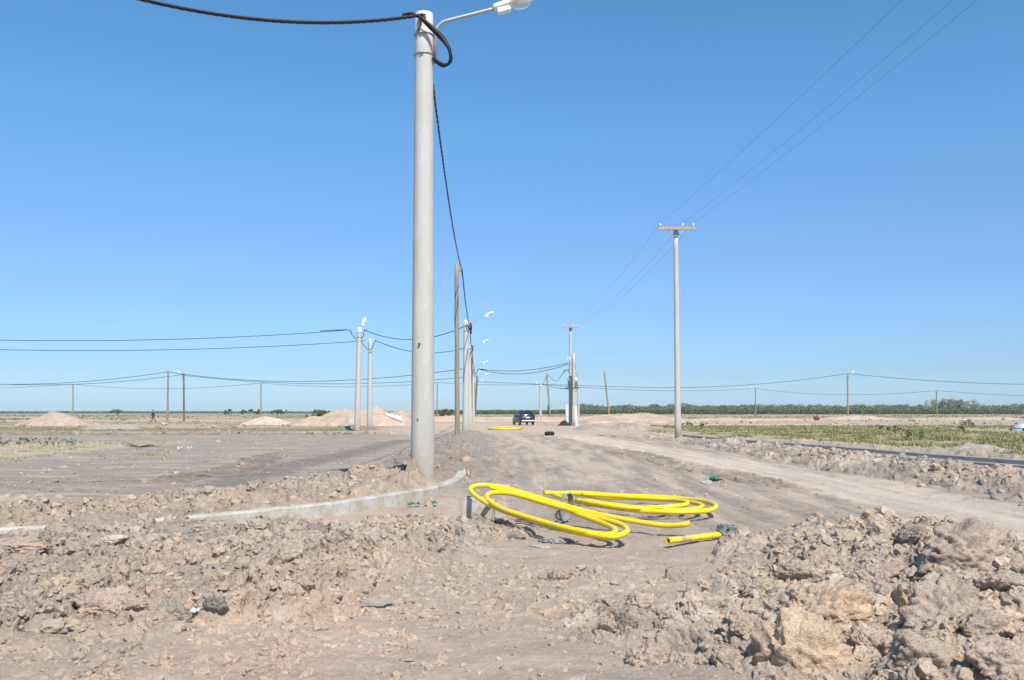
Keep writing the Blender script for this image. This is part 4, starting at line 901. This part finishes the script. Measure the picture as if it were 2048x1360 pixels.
# crumpled things
def crumple(name, label, cat, loc, size, matn, seed, flat=1.0, sub=3, amp=.45):
    V, Fs = ICO[sub]; n = fbm(V[:, 0] * 2 + seed, V[:, 1] * 2 + V[:, 2], 1.5, 3, seed); n2 = fbm(V[:, 2] * 3 + seed, V[:, 0] * 3 + V[:, 1], 2.0, 3, seed + 3)
    W = V * (1 + amp * (np.abs(n) * 2 - .5) + amp * n2)[:, None] * np.array(size) * np.array([1, 1, flat])
    o = obj(name, mesh_np(name, W, Fs, None, smooth=False), matn); o.location = loc; return tag(o, label, cat)
crumple('plastic_bag', 'crumpled grey plastic bag tied round the far end of the short pipe', 'bag', s1 + Vector((.07, .02, .03)), (.13, .09, .085), 'bag', 5)
p = gp(1430, 960, .05); crumple('plastic_scrap', 'torn green plastic scrap lying on the lane at the middle right', 'plastic scrap', (p.x, p.y, surf1(p.x, p.y) + .05), (.11, .1, .05), 'green_film', 9, amp=.9)
def scrap(name, label, px, py, w, d, matn, seed, curl=.03, lift=.02, rz=0):
    g = hit(px, py, lift); g.z += lift
    n = 7; R = random.Random(seed); bm = bmesh.new()
    gr_ = [[bm.verts.new(((i / (n - 1) - .5) * w * (1 + .2 * R.random()), (j / (n - 1) - .5) * d, curl * math.sin(i * 1.3 + seed) + curl * .7 * math.cos(j * 1.9) + (j / n) * d * .5)) for j in range(n)] for i in range(n)]
    for i in range(n - 1):
        for j in range(n - 1): bm.faces.new((gr_[i][j], gr_[i + 1][j], gr_[i + 1][j + 1], gr_[i][j + 1]))
    bmesh.ops.solidify(bm, geom=bm.faces[:], thickness=.003)
    o = obj(name, bm, matn); o.location = (g.x, g.y, g.z + .015); o.rotation_euler = (0, 0, rz); return tag(o, label, 'plastic scrap' if 'plastic' in name else 'paper scrap')
scrap('paper_scrap', 'small white paper scrap on the clods in the lower left', 390, 1231, .055, .05, 'paper', 1, .006)
scrap('plastic_wrapper', 'green plastic wrapper at the foot of the white kerb, nearer the pole', 862, 1010, .15, .07, 'green_film', 2, .01)
scrap('plastic_wrapper', 'green plastic wrapper at the foot of the white kerb, left of the other', 824, 1012, .12, .06, 'green_film', 3, .01)
scrap('plastic_wrapper', 'tiny blue plastic wrapper touching the left green wrapper', 836, 1011, .05, .05, 'blue_film', 4, .01)
scrap('plastic_wrapper', 'long flat grey plastic strip on the clods in the lower middle', 755, 1212, .22, .05, 'strip', 6, .008)
for i, (px, py, lab) in enumerate([(359, 899, 'left of two white scraps on the dark left road'), (379, 898, 'right of two white scraps on the dark left road'), (436, 884, 'white scrap on the dark left road beyond the two others'), (153, 869, 'pale scrap at the far left edge of the dark road')]):
    scrap('paper_scrap', lab, px, py, .16, .12, 'paper', 20 + i, .03)
# grey hoop standing in the coils
hc = at(1131, 1013, 11.9); t = thing('strap_roll', 'upright roll of thin grey strapping between the two yellow coils', 'strap roll', hc)
bm = bmesh.new()
for k in range(3):
    bmR = [(Vector((math.cos(a) * (.125 - .012 * k), (k - 1) * .022, math.sin(a) * (.185 - .014 * k)))) for a in np.linspace(0, 2 * math.pi, 30)]
    add_tube(bm, bmR, .014, 8)
bmesh.ops.rotate(bm, cent=(0, 0, 0), matrix=Matrix.Rotation(math.radians(50), 3, 'Z') @ Matrix.Rotation(.2, 3, 'X'), verts=bm.verts[:])
obj('strap_ring', bm, 'hoop', t)
bm = bmesh.new(); add_tube(bm, catmull([(-.05, 0, -.18), (-.12, .03, -.14), (-.1, 0, -.06), (-.04, 0, -.12)], 5), .012, 6); obj('strap_end', bm, 'hoop', t)
# board against the pole
bm = bmesh.new(); bc = at(829, 966, 15.93)
add_prism(bm, [((at(px, py, 15.93) - bc).x, (at(px, py, 15.93) - bc).z) for px, py in ((814, 972), (811, 940), (816, 925), (829, 914), (834, 922), (839, 950), (845, 972))], -.02, .02)
bmesh.ops.subdivide_edges(bm, edges=bm.edges[:], cuts=1)
o = obj('wooden_board', bm, 'board'); o.location = bc; o.rotation_euler = (-.12, 0, 0); tag(o, 'broken brown board leaning against the foot of the near lamp post', 'board')
# stick and marker string
bm = bmesh.new(); a = at(940, 962, 16.9); add_tube(bm, [Vector((a.x, a.y, a.z - .2)), at(941.5, 935, 16.9), at(943, 888, 16.9)], .011, 6); tag(obj('marker_stick', bm, 'board'), 'thin pale marker stick standing at the kerb bend', 'stick')
# tyre on lane
def torus(bm, R_, r, c=(0, 0, 0), n=28, m=12, sq=1.0, axis='Z'):
    rows = []
    for i in range(n):
        a = 2 * math.pi * i / n; row = []
        for j in range(m):
            b = 2 * math.pi * j / m; rr_ = R_ + r * math.cos(b); zz = r * math.sin(b) * sq
            v = (rr_ * math.cos(a), rr_ * math.sin(a), zz)
            if axis == 'X': v = (zz, rr_ * math.cos(a), rr_ * math.sin(a))
            row.append(bm.verts.new(Vector(v) + Vector(c)))
        rows.append(row)
    for i in range(n):
        for j in range(m):
            f = bm.faces.new((rows[i][j], rows[(i + 1) % n][j], rows[(i + 1) % n][(j + 1) % m], rows[i][(j + 1) % m])); f.smooth = True
    bmesh.ops.recalc_face_normals(bm, faces=bm.faces[:])
p = gp(1099, 871, 0); bm = bmesh.new(); torus(bm, .22, .10, (0, 0, .12), sq=1.35); o = obj('tyre', bm, 'rubber'); o.location = (p.x, p.y, surf1(p.x, p.y)); tag(o, 'old black tyre lying on the lane, right of the distant yellow coil', 'tyre')
# white sack and red scrap
p = at(790, 838, 95); bm = bmesh.new(); add_tube(bm, catmull([(-1.05, 0, .62), (-.75, 0, .42), (-.3, 0, .25), (.2, -.05, .1), (.6, 0, -.1), (.8, 0, -.28)], 4), [.03, .05, .07, .1, .13, .16, .19, .22, .24, .25, .26, .27, .28, .28, .27, .26, .25, .22, .18, .12, .05], 10)
o = obj('white_tarpaulin', bm, 'white'); o.location = p; tag(o, 'white bundled tarpaulin on the slope of the spoil pile, left of the near post', 'tarpaulin')
p = at(1633, 836, 150); crumple('rusty_barrel', 'small rusty red drum lying among the far pink mounds', 'drum', (p.x, p.y, p.z - .05), (.5, .35, .42), 'redmetal', 12, amp=.2)

# ------------------------------------------------------------------ cars
def car(label, loc, rotz, paint, L=4.3, W=1.78, H=1.68, plate=True, group=None):
    """+Y is forward; rear faces -Y"""
    t = thing('parked_car', label, 'car', loc, rotz, group)
    def loft(secs, m, name, parent=t, ymap=None, smooth=True):
        bm = bmesh.new(); rows = []
        for (y, pts) in secs: rows.append([bm.verts.new((x, y, z)) for x, z in pts])
        for i in range(len(rows) - 1):
            k = len(rows[0])
            for j in range(k): f = bm.faces.new((rows[i][j], rows[i][(j + 1) % k], rows[i + 1][(j + 1) % k], rows[i + 1][j])); f.smooth = smooth
        bm.faces.new(rows[0][::-1]); bm.faces.new(rows[-1]); bmesh.ops.recalc_face_normals(bm, faces=bm.faces[:])
        return obj(name, bm, m, parent)
    def sec(hw, z0, z1, hw2=None, r=.12):
        hw2 = hw2 or hw
        return [(-hw + r * .5, z0), (hw - r * .5, z0), (hw, z0 + r), (hw, (z0 + z1) / 2), (hw2, z1 - r), (hw2 - r, z1), (-hw2 + r, z1), (-hw2, z1 - r), (-hw, (z0 + z1) / 2), (-hw, z0 + r)]
    hw = W / 2
    loft([(-L / 2, sec(hw * .86, .42, .90)), (-L / 2 + .06, sec(hw * .94, .34, 1.02)), (-L / 2 + .3, sec(hw, .30, 1.06)), (0, sec(hw, .28, 1.03)), (L / 2 - 1.1, sec(hw, .28, 1.0)), (L / 2 - .35, sec(hw * .96, .30, .88)), (L / 2, sec(hw * .80, .38, .72))], paint, 'body')
    cab = loft([(-L / 2 + .12, sec(hw * .88, 1.0, 1.14, hw * .86, .05)), (-L / 2 + .38, sec(hw * .92, 1.0, H - .12, hw * .74)), (-L / 2 + .8, sec(hw * .93, 1.0, H, hw * .76)), (.35, sec(hw * .93, 1.0, H - .02, hw * .76)), (1.2, sec(hw * .93, .98, 1.08, hw * .86, .04))], paint, 'cabin')
    def panel(pts, m, name, parent=t):
        bm = bmesh.new(); f = bm.faces.new([bm.verts.new(p) for p in pts]); bmesh.ops.solidify(bm, geom=[f], thickness=-.015); bmesh.ops.recalc_face_normals(bm, faces=bm.faces[:]); return obj(name, bm, m, parent)
    panel([(-hw * .78, -L / 2 + .10, 1.10), (hw * .78, -L / 2 + .10, 1.10), (hw * .62, -L / 2 + .345, H - .16), (-hw * .62, -L / 2 + .345, H - .16)], 'glass', 'rear_window')
    panel([(-hw * .8, 1.13, 1.10), (hw * .8, 1.13, 1.10), (hw * .68, .50, H - .12), (-hw * .68, .50, H - .12)][::-1], 'glass', 'windscreen')
    for s in (-1, 1):
        for (ya, yb, yc, yd) in ((-L / 2 + .45, -.75, -.75, -L / 2 + .7), (-.68, .08, .05, -.68), (.15, .95, .42, .12)):
            q = [(s * (hw * .935 + .006), ya, 1.06), (s * (hw * .935 + .006), yb, 1.06), (s * (hw * .79 + .012), yc, H - .15), (s * (hw * .79 + .012), yd, H - .15)]
            panel(q, 'glass', 'side_window')
        for y in (-L / 2 + .78, L / 2 - .82):
            w = obj('wheel', (lambda b: (torus(b, .235, .10, (0, 0, 0), 24, 10, 1.0, 'X'), b)[1])(bmesh.new()), 'rubber', t); w.location = (s * (hw - .11), y, .335)
            bm = bmesh.new(); add_tube(bm, [(s * -.05, 0, 0), (s * .06, 0, 0), (s * .075, 0, 0)], [.19, .18, .08], 16); obj('rim', bm, 'silver', w)
        bm = bmesh.new(); add_box(bm, (s * hw * .86, -L / 2 + .05, .98), (.12, .12, .34), None, .03); obj('tail_light', bm, 'red', t)
        bm = bmesh.new(); add_box(bm, (s * hw * .72, L / 2 - .12, .70), (.28, .12, .13), None, .03); obj('headlight', bm, 'porcelain', t)
        bm = bmesh.new(); add_box(bm, (s * (hw + .06), .75, 1.08), (.14, .09, .12), None, .03); obj('door_mirror', bm, paint, t)
    bm = bmesh.new(); add_box(bm, (0, -L / 2 - .01, .50), (W * .86, .12, .16), None, .04); obj('rear_bumper', bm, 'silver', t)
    bm = bmesh.new(); add_box(bm, (0, L / 2 - .02, .45), (W * .8, .1, .18), None, .04); obj('front_bumper', bm, 'silver', t)
    if plate:
        bm = bmesh.new(); add_box(bm, (0, -L / 2 - .005, .88), (.42, .02, .13)); obj('number_plate', bm, 'plate', t)
    for s in (-1, 1):
        bm = bmesh.new(); add_tube(bm, [(s * hw * .66, -L / 2 + .8, H - .01), (s * hw * .66, -L / 2 + .9, H + .04), (s * hw * .66, .2, H + .04), (s * hw * .66, .3, H - .02)], .018, 6); obj('roof_rail', bm, 'silver', t)
    return t
p = at(1047, 850, 104); car('dark grey sport utility car parked on the lane, seen from behind', (p.x, p.y + 1.5, surf1(p.x, p.y)), math.radians(14), 'carpaint')
car('white car in a hollow at the right edge, only its roof showing over the grass', (44.95, 77.0, surf1(44.95, 77.0)), math.radians(-82), 'carwhite', H=1.52)

# ------------------------------------------------------------------ person walking
def skin_mesh(name, verts, edges, radii, m, parent, sub=2, root=0):
    me = bpy.data.meshes.new(name); me.from_pydata(verts, edges, []); o = bpy.data.objects.new(name, me); COL.objects.link(o); o.parent = parent; me.materials.append(M[m])
    md = o.modifiers.new('skin', 'SKIN'); md.use_smooth_shade = True
    for i, r in enumerate(radii):
        me.skin_vertices[0].data[i].radius = (r, r) if np.isscalar(r) else r
    me.skin_vertices[0].data[root].use_root = True
    s = o.modifiers.new('sub', 'SUBSURF'); s.levels = sub; s.render_levels = sub; return o
pl = at(306, 846, 131); t = thing('person', 'person in dark clothes walking left across the far plain', 'person', (pl.x, pl.y, surf1(pl.x, pl.y)))
# walks towards -x
J = [(0, 0, .95), (0, 0, 1.15), (-.02, 0, 1.38), (-.05, 0, 1.50), (-.08, 0, 1.60), (-.09, 0, 1.70),                      # pelvis..head top 0-5
     (.0, .09, .92), (-.16, .09, .52), (-.22, .09, .10), (-.38, .09, .05),                                                # front leg 6-9
     (.0, -.09, .92), (.16, -.09, .52), (.42, -.09, .20), (.36, -.09, .08),                                               # rear leg 10-13
     (-.02, .19, 1.40), (.06, .22, 1.12), (.10, .21, .88), (.11, .21, .80),                                                # arm swinging back 14-17
     (-.02, -.19, 1.40), (-.12, -.23, 1.14), (-.32, -.22, .98), (-.39, -.21, .95)]                                         # arm forward 18-21
E = [(0, 1), (1, 2), (2, 3), (3, 4), (4, 5), (0, 6), (6, 7), (7, 8), (8, 9), (0, 10), (10, 11), (11, 12), (12, 13), (2, 14), (14, 15), (15, 16), (16, 17), (2, 18), (18, 19), (19, 20), (20, 21)]
Rr = [.13, .12, .13, .055, .085, .07, .085, .055, .04, .03, .085, .055, .04, .03, .055, .042, .03, .03, .055, .042, .03, .03]
for (w, d) in ((17, Vector((.02, 0, -1))), (21, Vector((-1, 0, -.3)))):
    for f in range(5):
        o_ = (f - 2) * .017; L_ = (.055, .07, .075, .07, .05)[f]; b = Vector(J[w]); i0 = len(J)
        J.append(tuple(b + d.normalized() * .035 + Vector((0, o_, 0)))); J.append(tuple(b + d.normalized() * (.035 + L_) + Vector((-.015, o_ * 1.2, -.01)))); E += [(w, i0), (i0, i0 + 1)]; Rr += [.009, .008]
skin_mesh('body', J, E, Rr, 'skin', t, 1)
skin_mesh('jacket', [J[0], J[1], J[2], (-.035, 0, 1.47), J[14], J[15], J[16], J[18], J[19], J[20]], [(0, 1), (1, 2), (2, 3), (2, 4), (4, 5), (5, 6), (2, 7), (7, 8), (8, 9)], [(.17, .17), (.16, .15), (.17, .15), .08, .075, .06, .05, .075, .06, .05], 'jacket', t)
skin_mesh('trousers', [(0, 0, 1.0), J[6], J[7], J[8], J[10], J[11], J[12]], [(0, 1), (1, 2), (2, 3), (0, 4), (4, 5), (5, 6)], [.155, .11, .08, .06, .11, .08, .06], 'trousers', t)
bm = bmesh.new(); bmesh.ops.create_uvsphere(bm, u_segments=14, v_segments=10, radius=.105)
for v in bm.verts: v.co.z *= .85
bmesh.ops.delete(bm, geom=[v for v in bm.verts if v.co.z < -.02 and v.co.x < .03], context='VERTS'); bmesh.ops.translate(bm, vec=(-.075, 0, 1.665), verts=bm.verts[:]); obj('hair', bm, 'hair', t)
for (jx, s) in ((9, 1), (13, 1)):
    bm = bmesh.new(); c = Vector(J[jx]); add_box(bm, c + Vector((.07 if jx == 9 else .02, 0, 0)), (.28, .10, .09), Matrix.Rotation(0 if jx == 9 else -.9, 3, 'Y'), .03); obj('shoe', bm, 'hair', t)
bm = bmesh.new(); bmesh.ops.create_uvsphere(bm, u_segments=8, v_segments=6, radius=.02); bmesh.ops.translate(bm, vec=(-.185, 0, 1.60), verts=bm.verts[:]); obj('nose', bm, 'skin', t)

# ------------------------------------------------------------------ grass and weeds
def blades(name, label, x, y, hgt, wid, cols, seed, cat='grass', lean=.45, kind='stuff'):
    r2 = np.random.default_rng(seed); n = len(x); z = surf(x, y) - .02
    a = r2.uniform(0, 2 * np.pi, n); h = hgt * r2.uniform(.5, 1.2, n); w = wid * r2.uniform(.6, 1.3, n); la = r2.uniform(0, 2 * np.pi, n); ll = lean * h * r2.random(n)
    b0 = np.stack([x - np.cos(a) * w, y - np.sin(a) * w, z], -1); b1 = np.stack([x + np.cos(a) * w, y + np.sin(a) * w, z], -1)
    tp_ = np.stack([x + np.cos(la) * ll, y + np.sin(la) * ll, z + h], -1)
    V = np.stack([b0, b1, tp_], 1).reshape(-1, 3); Fs = np.arange(3 * n).reshape(n, 3)
    c = np.array(cols, np.float32)
    clump = fbm(x, y, .35, 3, seed + 90); k = np.clip((.5 + 1.3 * clump + r2.normal(0, .12, n)), 0, .999) * len(c)
    cc = c[k.astype(int)] * r2.uniform(.8, 1.2, (n, 1)); me = mesh_np(name, V, Fs, np.repeat(cc, 3, 0), smooth=False)
    return tag(obj(name, me, 'grass'), label, cat, kind=kind)
r3 = np.random.default_rng(5)
def wedge(n, y0, y1, ang0, ang1, pw=1.0):
    y = y0 + (y1 - y0) * r3.random(n) ** pw; t_ = r3.uniform(ang0, ang1, n); return y * t_, y
GC_ = [(.40, .345, .19), (.30, .28, .13), (.19, .21, .075), (.33, .30, .14), (.15, .195, .07), (.37, .33, .17), (.22, .22, .09), (.41, .36, .21)]
x, y = wedge(9000, 25, 98, .10, .66, 1.2); x = np.repeat(x, 24) + r3.normal(0, .22, 216000); y = np.repeat(y, 24) + r3.normal(0, .22, 216000); m = (x > 12.6 - .16 * (y - 40) + 1.2 * fbm(x, y, .3, 2, 33) + 2.0 * (y < 60)) & (fbm(x, y, .3, 3, 77) > -.10) & (np.hypot(x - 43, (y - 68) * .4) > 7.0) & (pdist(x, y, KERB_R1)[0] > 1.3) & (x > 10 + .05 * y)
x, y = x[m], y[m]; hh = .05 + .17 * np.clip(.45 + 2.0 * fbm(x, y, .45, 3, 44), 0, 1)
blades('field_grass', 'dense green and olive grass of the field on the right', x, y, hh, .012 + .0004 * y, GC_, 1, lean=1.3)
x, y = wedge(170, 27, 95, .12, .64, 1.2); x = np.repeat(x, 30) + r3.normal(0, .30, 5100); y = np.repeat(y, 30) + r3.normal(0, .30, 5100); m = (np.hypot(x - 43, (y - 68) * .4) > 8.0) & (x > 13.2 - .16 * (y - 40) + 2.0 * (y < 60)) & (pdist(x, y, KERB_R1)[0] > 1.6); x, y = x[m], y[m]
blades('tall_weeds', 'taller dry and dark green weeds standing out of the field grass', x, y, .27 + 0 * x, .03, [(.20, .18, .09), (.13, .15, .06), (.34, .28, .16), (.11, .13, .055)], 6, lean=.9)
x, y = wedge(16000, 27, 46, -.62, -.37); m = fbm(x, y, .6, 3, 55) > .12 + .12 * (x > -17); x, y = x[m], y[m]
blades('dry_grass', 'sparse yellow green tufts on the left beyond the dirt road', x, y, .10 + 0 * x, .02, [(.36, .33, .18), (.28, .28, .14), (.42, .36, .23)], 2, lean=1.2)
x, y = wedge(22000, 70, 96, -.62, -.16); m = (fbm(x * .25, y, .25, 3, 58) > .12); x, y = x[m], y[m]
blades('dry_grass', 'low olive grass strip in front of the far left dirt piles', x, y, .12 + 0 * x, .05, [(.26, .24, .12), (.20, .20, .09), (.32, .27, .15)], 3)
x, y = wedge(30000, 150, 380, -.62, .62); m = (fbm(x * .2, y, .06, 3, 63) > .02) & ~((x > 5) & (y < 185)) & ~((np.abs(x - 1) < 16) & (y < 175)); x, y = x[m], y[m]
blades('dry_grass', 'faint olive scrub covering the plain in the distance', x, y, .32 + 0 * x, .35, [(.27, .25, .14), (.21, .21, .11), (.33, .28, .18)], 4, lean=1.5)

def shrub(name, label, x, y, w, h, n, cols, seed, size=.05, cat='bush', stems=4, z=None, group=None, leafy=True):
    R = np.random.default_rng(seed); z = surf1(x, y) if z is None else z
    t = thing(name, label, cat, (x, y, z), 0, group)
    bm = bmesh.new(); rd = random.Random(seed)
    for k in range(stems):
        a = rd.uniform(0, 6.28); e = rd.uniform(.15, .75); tipp = Vector((math.cos(a) * w * .5 * e, math.sin(a) * w * .5 * e, h * rd.uniform(.45, .8)))
        add_tube(bm, [Vector((0, 0, -.05)), tipp * .5 + Vector((0, 0, .1 * h)), tipp], [h * .022, h * .014, h * .006], 5)
    obj('stems' if stems > 1 else 'trunk', bm, 'bark', t)
    # clumps
    nc = max(5, n // 60); cc = np.stack([R.normal(0, .27, nc) * w, R.normal(0, .27, nc) * w, (.25 + .6 * R.random(nc)) * h], -1); cr = R.uniform(.12, .26, nc) * min(w, h)
    ci = R.integers(0, nc, n); d = R.normal(size=(n, 3)); d /= np.linalg.norm(d, axis=1)[:, None]; P_ = cc[ci] + d * (cr[ci] * R.random(n) ** .4)[:, None]; P_[:, 2] = np.abs(P_[:, 2])
    u = R.normal(size=(n, 3)); u /= np.linalg.norm(u, axis=1)[:, None]; v = np.cross(u, R.normal(size=(n, 3))); v /= np.linalg.norm(v, axis=1)[:, None]
    s = size * R.uniform(.5, 1.3, (n, 1)); V = np.stack([P_ - u * s, P_ + v * s * .6, P_ + u * s], 1).reshape(-1, 3)
    c = np.array(cols)[R.integers(0, len(cols), nc)][ci] * R.uniform(.75, 1.25, (n, 1))
    obj('leaves' if leafy else 'crown', mesh_np('leaves', V, np.arange(3 * n).reshape(n, 3), np.repeat(c, 3, 0)), 'foliage', t); return t
DG = [(.09, .125, .06), (.12, .15, .07), (.07, .10, .05)]; OG = [(.14, .155, .06), (.11, .13, .05), (.17, .17, .08)]; BG = [(.22, .25, .18), (.17, .20, .13), (.27, .29, .22)]; DRYC = [(.16, .13, .075), (.12, .10, .06)]
p = at(640, 826, 230); shrub('bush', 'wide green bush on the horizon left of the ochre spoil pile', p.x, 230, 5.0, 2.3, 1500, OG, 1, .22)
p = at(891, 830, 210); shrub('bush', 'rounded green bush just right of the near lamp post', p.x, 210, 4.6, 2.2, 1500, OG, 2, .22)
p = at(675, 826, 300); shrub('bush', 'small dark bush peeking over the left shoulder of the spoil pile', p.x, 300, 4.0, 2.2, 600, DG, 3, .25)
for i, (px, w, lab) in enumerate([(458, 5, 'small dark bush on the left horizon, left of the thin lamp post'), (487, 4, 'tiny bush on the left horizon near the thin lamp post'), (509, 4, 'bush just left of the thin lamp post foot'), (545, 5, 'bush on the horizon above the sandy mound'), (562, 3.5, 'last tiny bush right of the sandy mound top'), (232, 4, 'dark scrub bush on the left horizon left of the walking person')]):
    p = at(px, 826, 420); shrub('bush', lab, p.x, 420, w * 1.4, 2.9, 500, DG, 10 + i, .35, group='bushes on the left horizon')
p = gp(135, 893, 0); shrub('weed', 'grey green weed clump on the left, rounder of the two', p.x, p.y, .9, .30, 700, BG, 21, .03, 'weed', group='weed clumps on the left')
p = gp(118, 886, 0); shrub('weed', 'pale blue green weed patch behind the rounder clump', p.x, p.y, 1.6, .28, 800, BG, 22, .03, 'weed', group='weed clumps on the left')
p = gp(45, 887, 0); shrub('weed', 'yellow green weed clump at the far left', p.x, p.y, 1.7, .32, 800, OG, 23, .03, 'weed', group='weed clumps on the left')
p = gp(10, 893, 0); shrub('weed', 'low dry weed clump on the left picture edge', p.x, p.y, 1.2, .26, 500, DRYC, 24, .03, 'weed', group='weed clumps on the left')
p = gp(87, 893, 0); shrub('weed', 'small grey green weed left of the rounder clump', p.x, p.y, .6, .22, 350, BG, 25, .03, 'weed', group='weed clumps on the left')
for i, (px, py, w, h, lab) in enumerate([(1929, 866, 1.0, 1.0, 'dark upright shrub in the green field'), (2007, 860, 1.1, .7, 'small dark shrub near the white car'), (1812, 880, 1.7, .75, 'broad dark shrub in the middle of the green field'), (1793, 864, 1.2, .45, 'low dry brown shrub at the back of the green field'), (1760, 860, 1.0, .4, 'tiny shrub on the back edge of the green field'), (1375, 853, 1.3, .5, 'olive shrub behind the tall slim pole'), (1405, 855, 1.2, .5, 'olive shrub right of the tall slim pole')]):
    p = gp(px, py, 0); shrub('shrub', lab, p.x, p.y, w, h, 500, DRYC if i in (0, 1, 3, 4) else OG, 30 + i, .06, 'shrub', group='shrubs in the green field')
p = gp(1872, 905, 0); shrub('weed', 'dry straggly weed leaning on the gravel mound', p.x, p.y, .9, .4, 500, DRYC, 40, .03, 'weed')
# dead branch
t = gp(280, 896, 0); bm = bmesh.new()
for k in range(9):
    rd = random.Random(k); a = rd.uniform(-.3, .3) if k < 5 else rd.uniform(2.8, 3.5); L_ = rd.uniform(.4, .8); add_tube(bm, [(0, 0, .04), (math.cos(a) * L_ * .5, math.sin(a) * .3, .05 + .12 * rd.random()), (math.cos(a) * L_, math.sin(a) * .5, .02 + .25 * rd.random())], [.03, .018, .006], 5)
o = obj('dead_branch', bm, 'wood_dark'); o.location = (t.x, t.y, surf1(t.x, t.y)); tag(o, 'dark dead branch lying at the end of the left grass patch', 'branch')
bm = bmesh.new()
for k in range(4):
    rd = random.Random(k + 50); add_tube(bm, [(0, 0, .0), ((rd.random() - .5) * .3, .05, .10 + .1 * rd.random()), ((rd.random() - .3) * .6, 0, .06 + .25 * rd.random())], [.008, .006, .003], 5)
p = at(790, 936, 16.5); o = obj('dead_branch', bm, 'wood_dark'); o.location = (p.x, p.y, surf1(p.x, p.y)); tag(o, 'thin dry twigs on the bank left of the near lamp post', 'branch')

# ------------------------------------------------------------------ far tree lines
def mass(name, label, x0, x1, Yq, dY, hfun, n, size, cols, seed, base=0.0, pw=.7):
    R = np.random.default_rng(seed); x = R.uniform(x0, x1, n); yo = R.uniform(-dY, dY, n); h = hfun(x, yo); z = base + h * R.random(n) ** pw
    u = R.normal(size=(n, 3)); u /= np.linalg.norm(u, axis=1)[:, None]; v = np.cross(u, R.normal(size=(n, 3))); v /= np.linalg.norm(v, axis=1)[:, None]; s = size * R.uniform(.5, 1.4, (n, 1))
    P_ = np.stack([x, Yq + yo, z], -1); V = np.stack([P_ - u * s, P_ + v * s, P_ + u * s, P_ - v * s * .8], 1).reshape(-1, 3)
    k = np.clip((.5 + 1.0 * fbm(x, yo * 3, .05, 3, seed) + R.normal(0, .18, n)), 0, .999) * len(cols); c = np.array(cols)[k.astype(int)] * R.uniform(.75, 1.25, (n, 1))
    return tag(obj(name, mesh_np(name, V, np.arange(4 * n).reshape(n, 4), np.repeat(c, 4, 0)), 'foliage'), label, 'trees', kind='stuff')
mass('hedge_line', 'long even dark green hedge of young trees along the right horizon', -62, 520, 700, 8, lambda x, y: 4.2 + .9 * fbm(x, y, .12, 3, 3) - 1.0 * sstep(60, 20, x), 90000, .38, [(.15, .20, .085), (.17, .23, .095), (.12, .165, .07), (.20, .24, .115)], 3)
mass('woodland', 'uneven far woodland rising behind the hedge on the right', 60, 560, 820, 30, lambda x, y: 6.3 + 2.6 * fbm(x, y, .05, 3, 13) + 1.9 * sstep(.05, .3, fbm(x, y * .3, .15, 2, 14)), 120000, .5, [(.15, .175, .12), (.18, .20, .135), (.22, .215, .16), (.13, .155, .10)], 4)
mass('far_scrub', 'thin blue grey line of scrub on the far left horizon', -1700, -60, 2400, 60, lambda x, y: 3.4 + 2.4 * fbm(x, y, .01, 3, 23), 30000, 1.8, [(.12, .135, .125), (.15, .16, .14)], 5)
p = at(1905, 828, 760); shrub('pale_tree', 'pale rounded bare tree standing above the woodland on the right', p.x, 760, 27, 13.5, 11000, [(.30, .31, .24), (.26, .27, .21), (.35, .34, .27)], 50, .75, 'tree', stems=9, z=-.3)
# tiny far pylons on the left
for i, (px, h, lab) in enumerate([(70, 12, 'faint far mast on the left horizon'), (168, 9, 'faint far mast right of the farthest left lamp post'), (253, 10, 'faint far mast left of the walking person')]):
    b = at(px, 826, 900); bm = bmesh.new(); add_tube(bm, [(0, 0, -1), (0, 0, h)], [.22, .12], 5); add_box(bm, (0, 0, h * .9), (1.8, .15, .15)); o = obj('far_mast', bm, 'galv'); o.location = (b.x, 900, 0); tag(o, lab, 'mast', 'far masts on the left horizon')

# ------------------------------------------------------------------ haze
HAZE = 0.00012
hz = bmesh.new(); add_box(hz, (0, 1230, 11.0), (5000, 2700, 30)); ho = obj('haze', hz, None); tag(ho, 'thin dusty haze over the plain', 'haze', kind='stuff')
hm = bpy.data.materials.new('haze_air'); hm.use_nodes = True; hm.node_tree.nodes.clear()
pv = hm.node_tree.nodes.new('ShaderNodeVolumePrincipled'); pv.inputs['Color'].default_value = (.75, .86, .97, 1); pv.inputs['Density'].default_value = HAZE; pv.inputs['Anisotropy'].default_value = 0.2
om = hm.node_tree.nodes.new('ShaderNodeOutputMaterial'); hm.node_tree.links.new(pv.outputs[0], om.inputs['Volume']); ho.data.materials.append(hm)
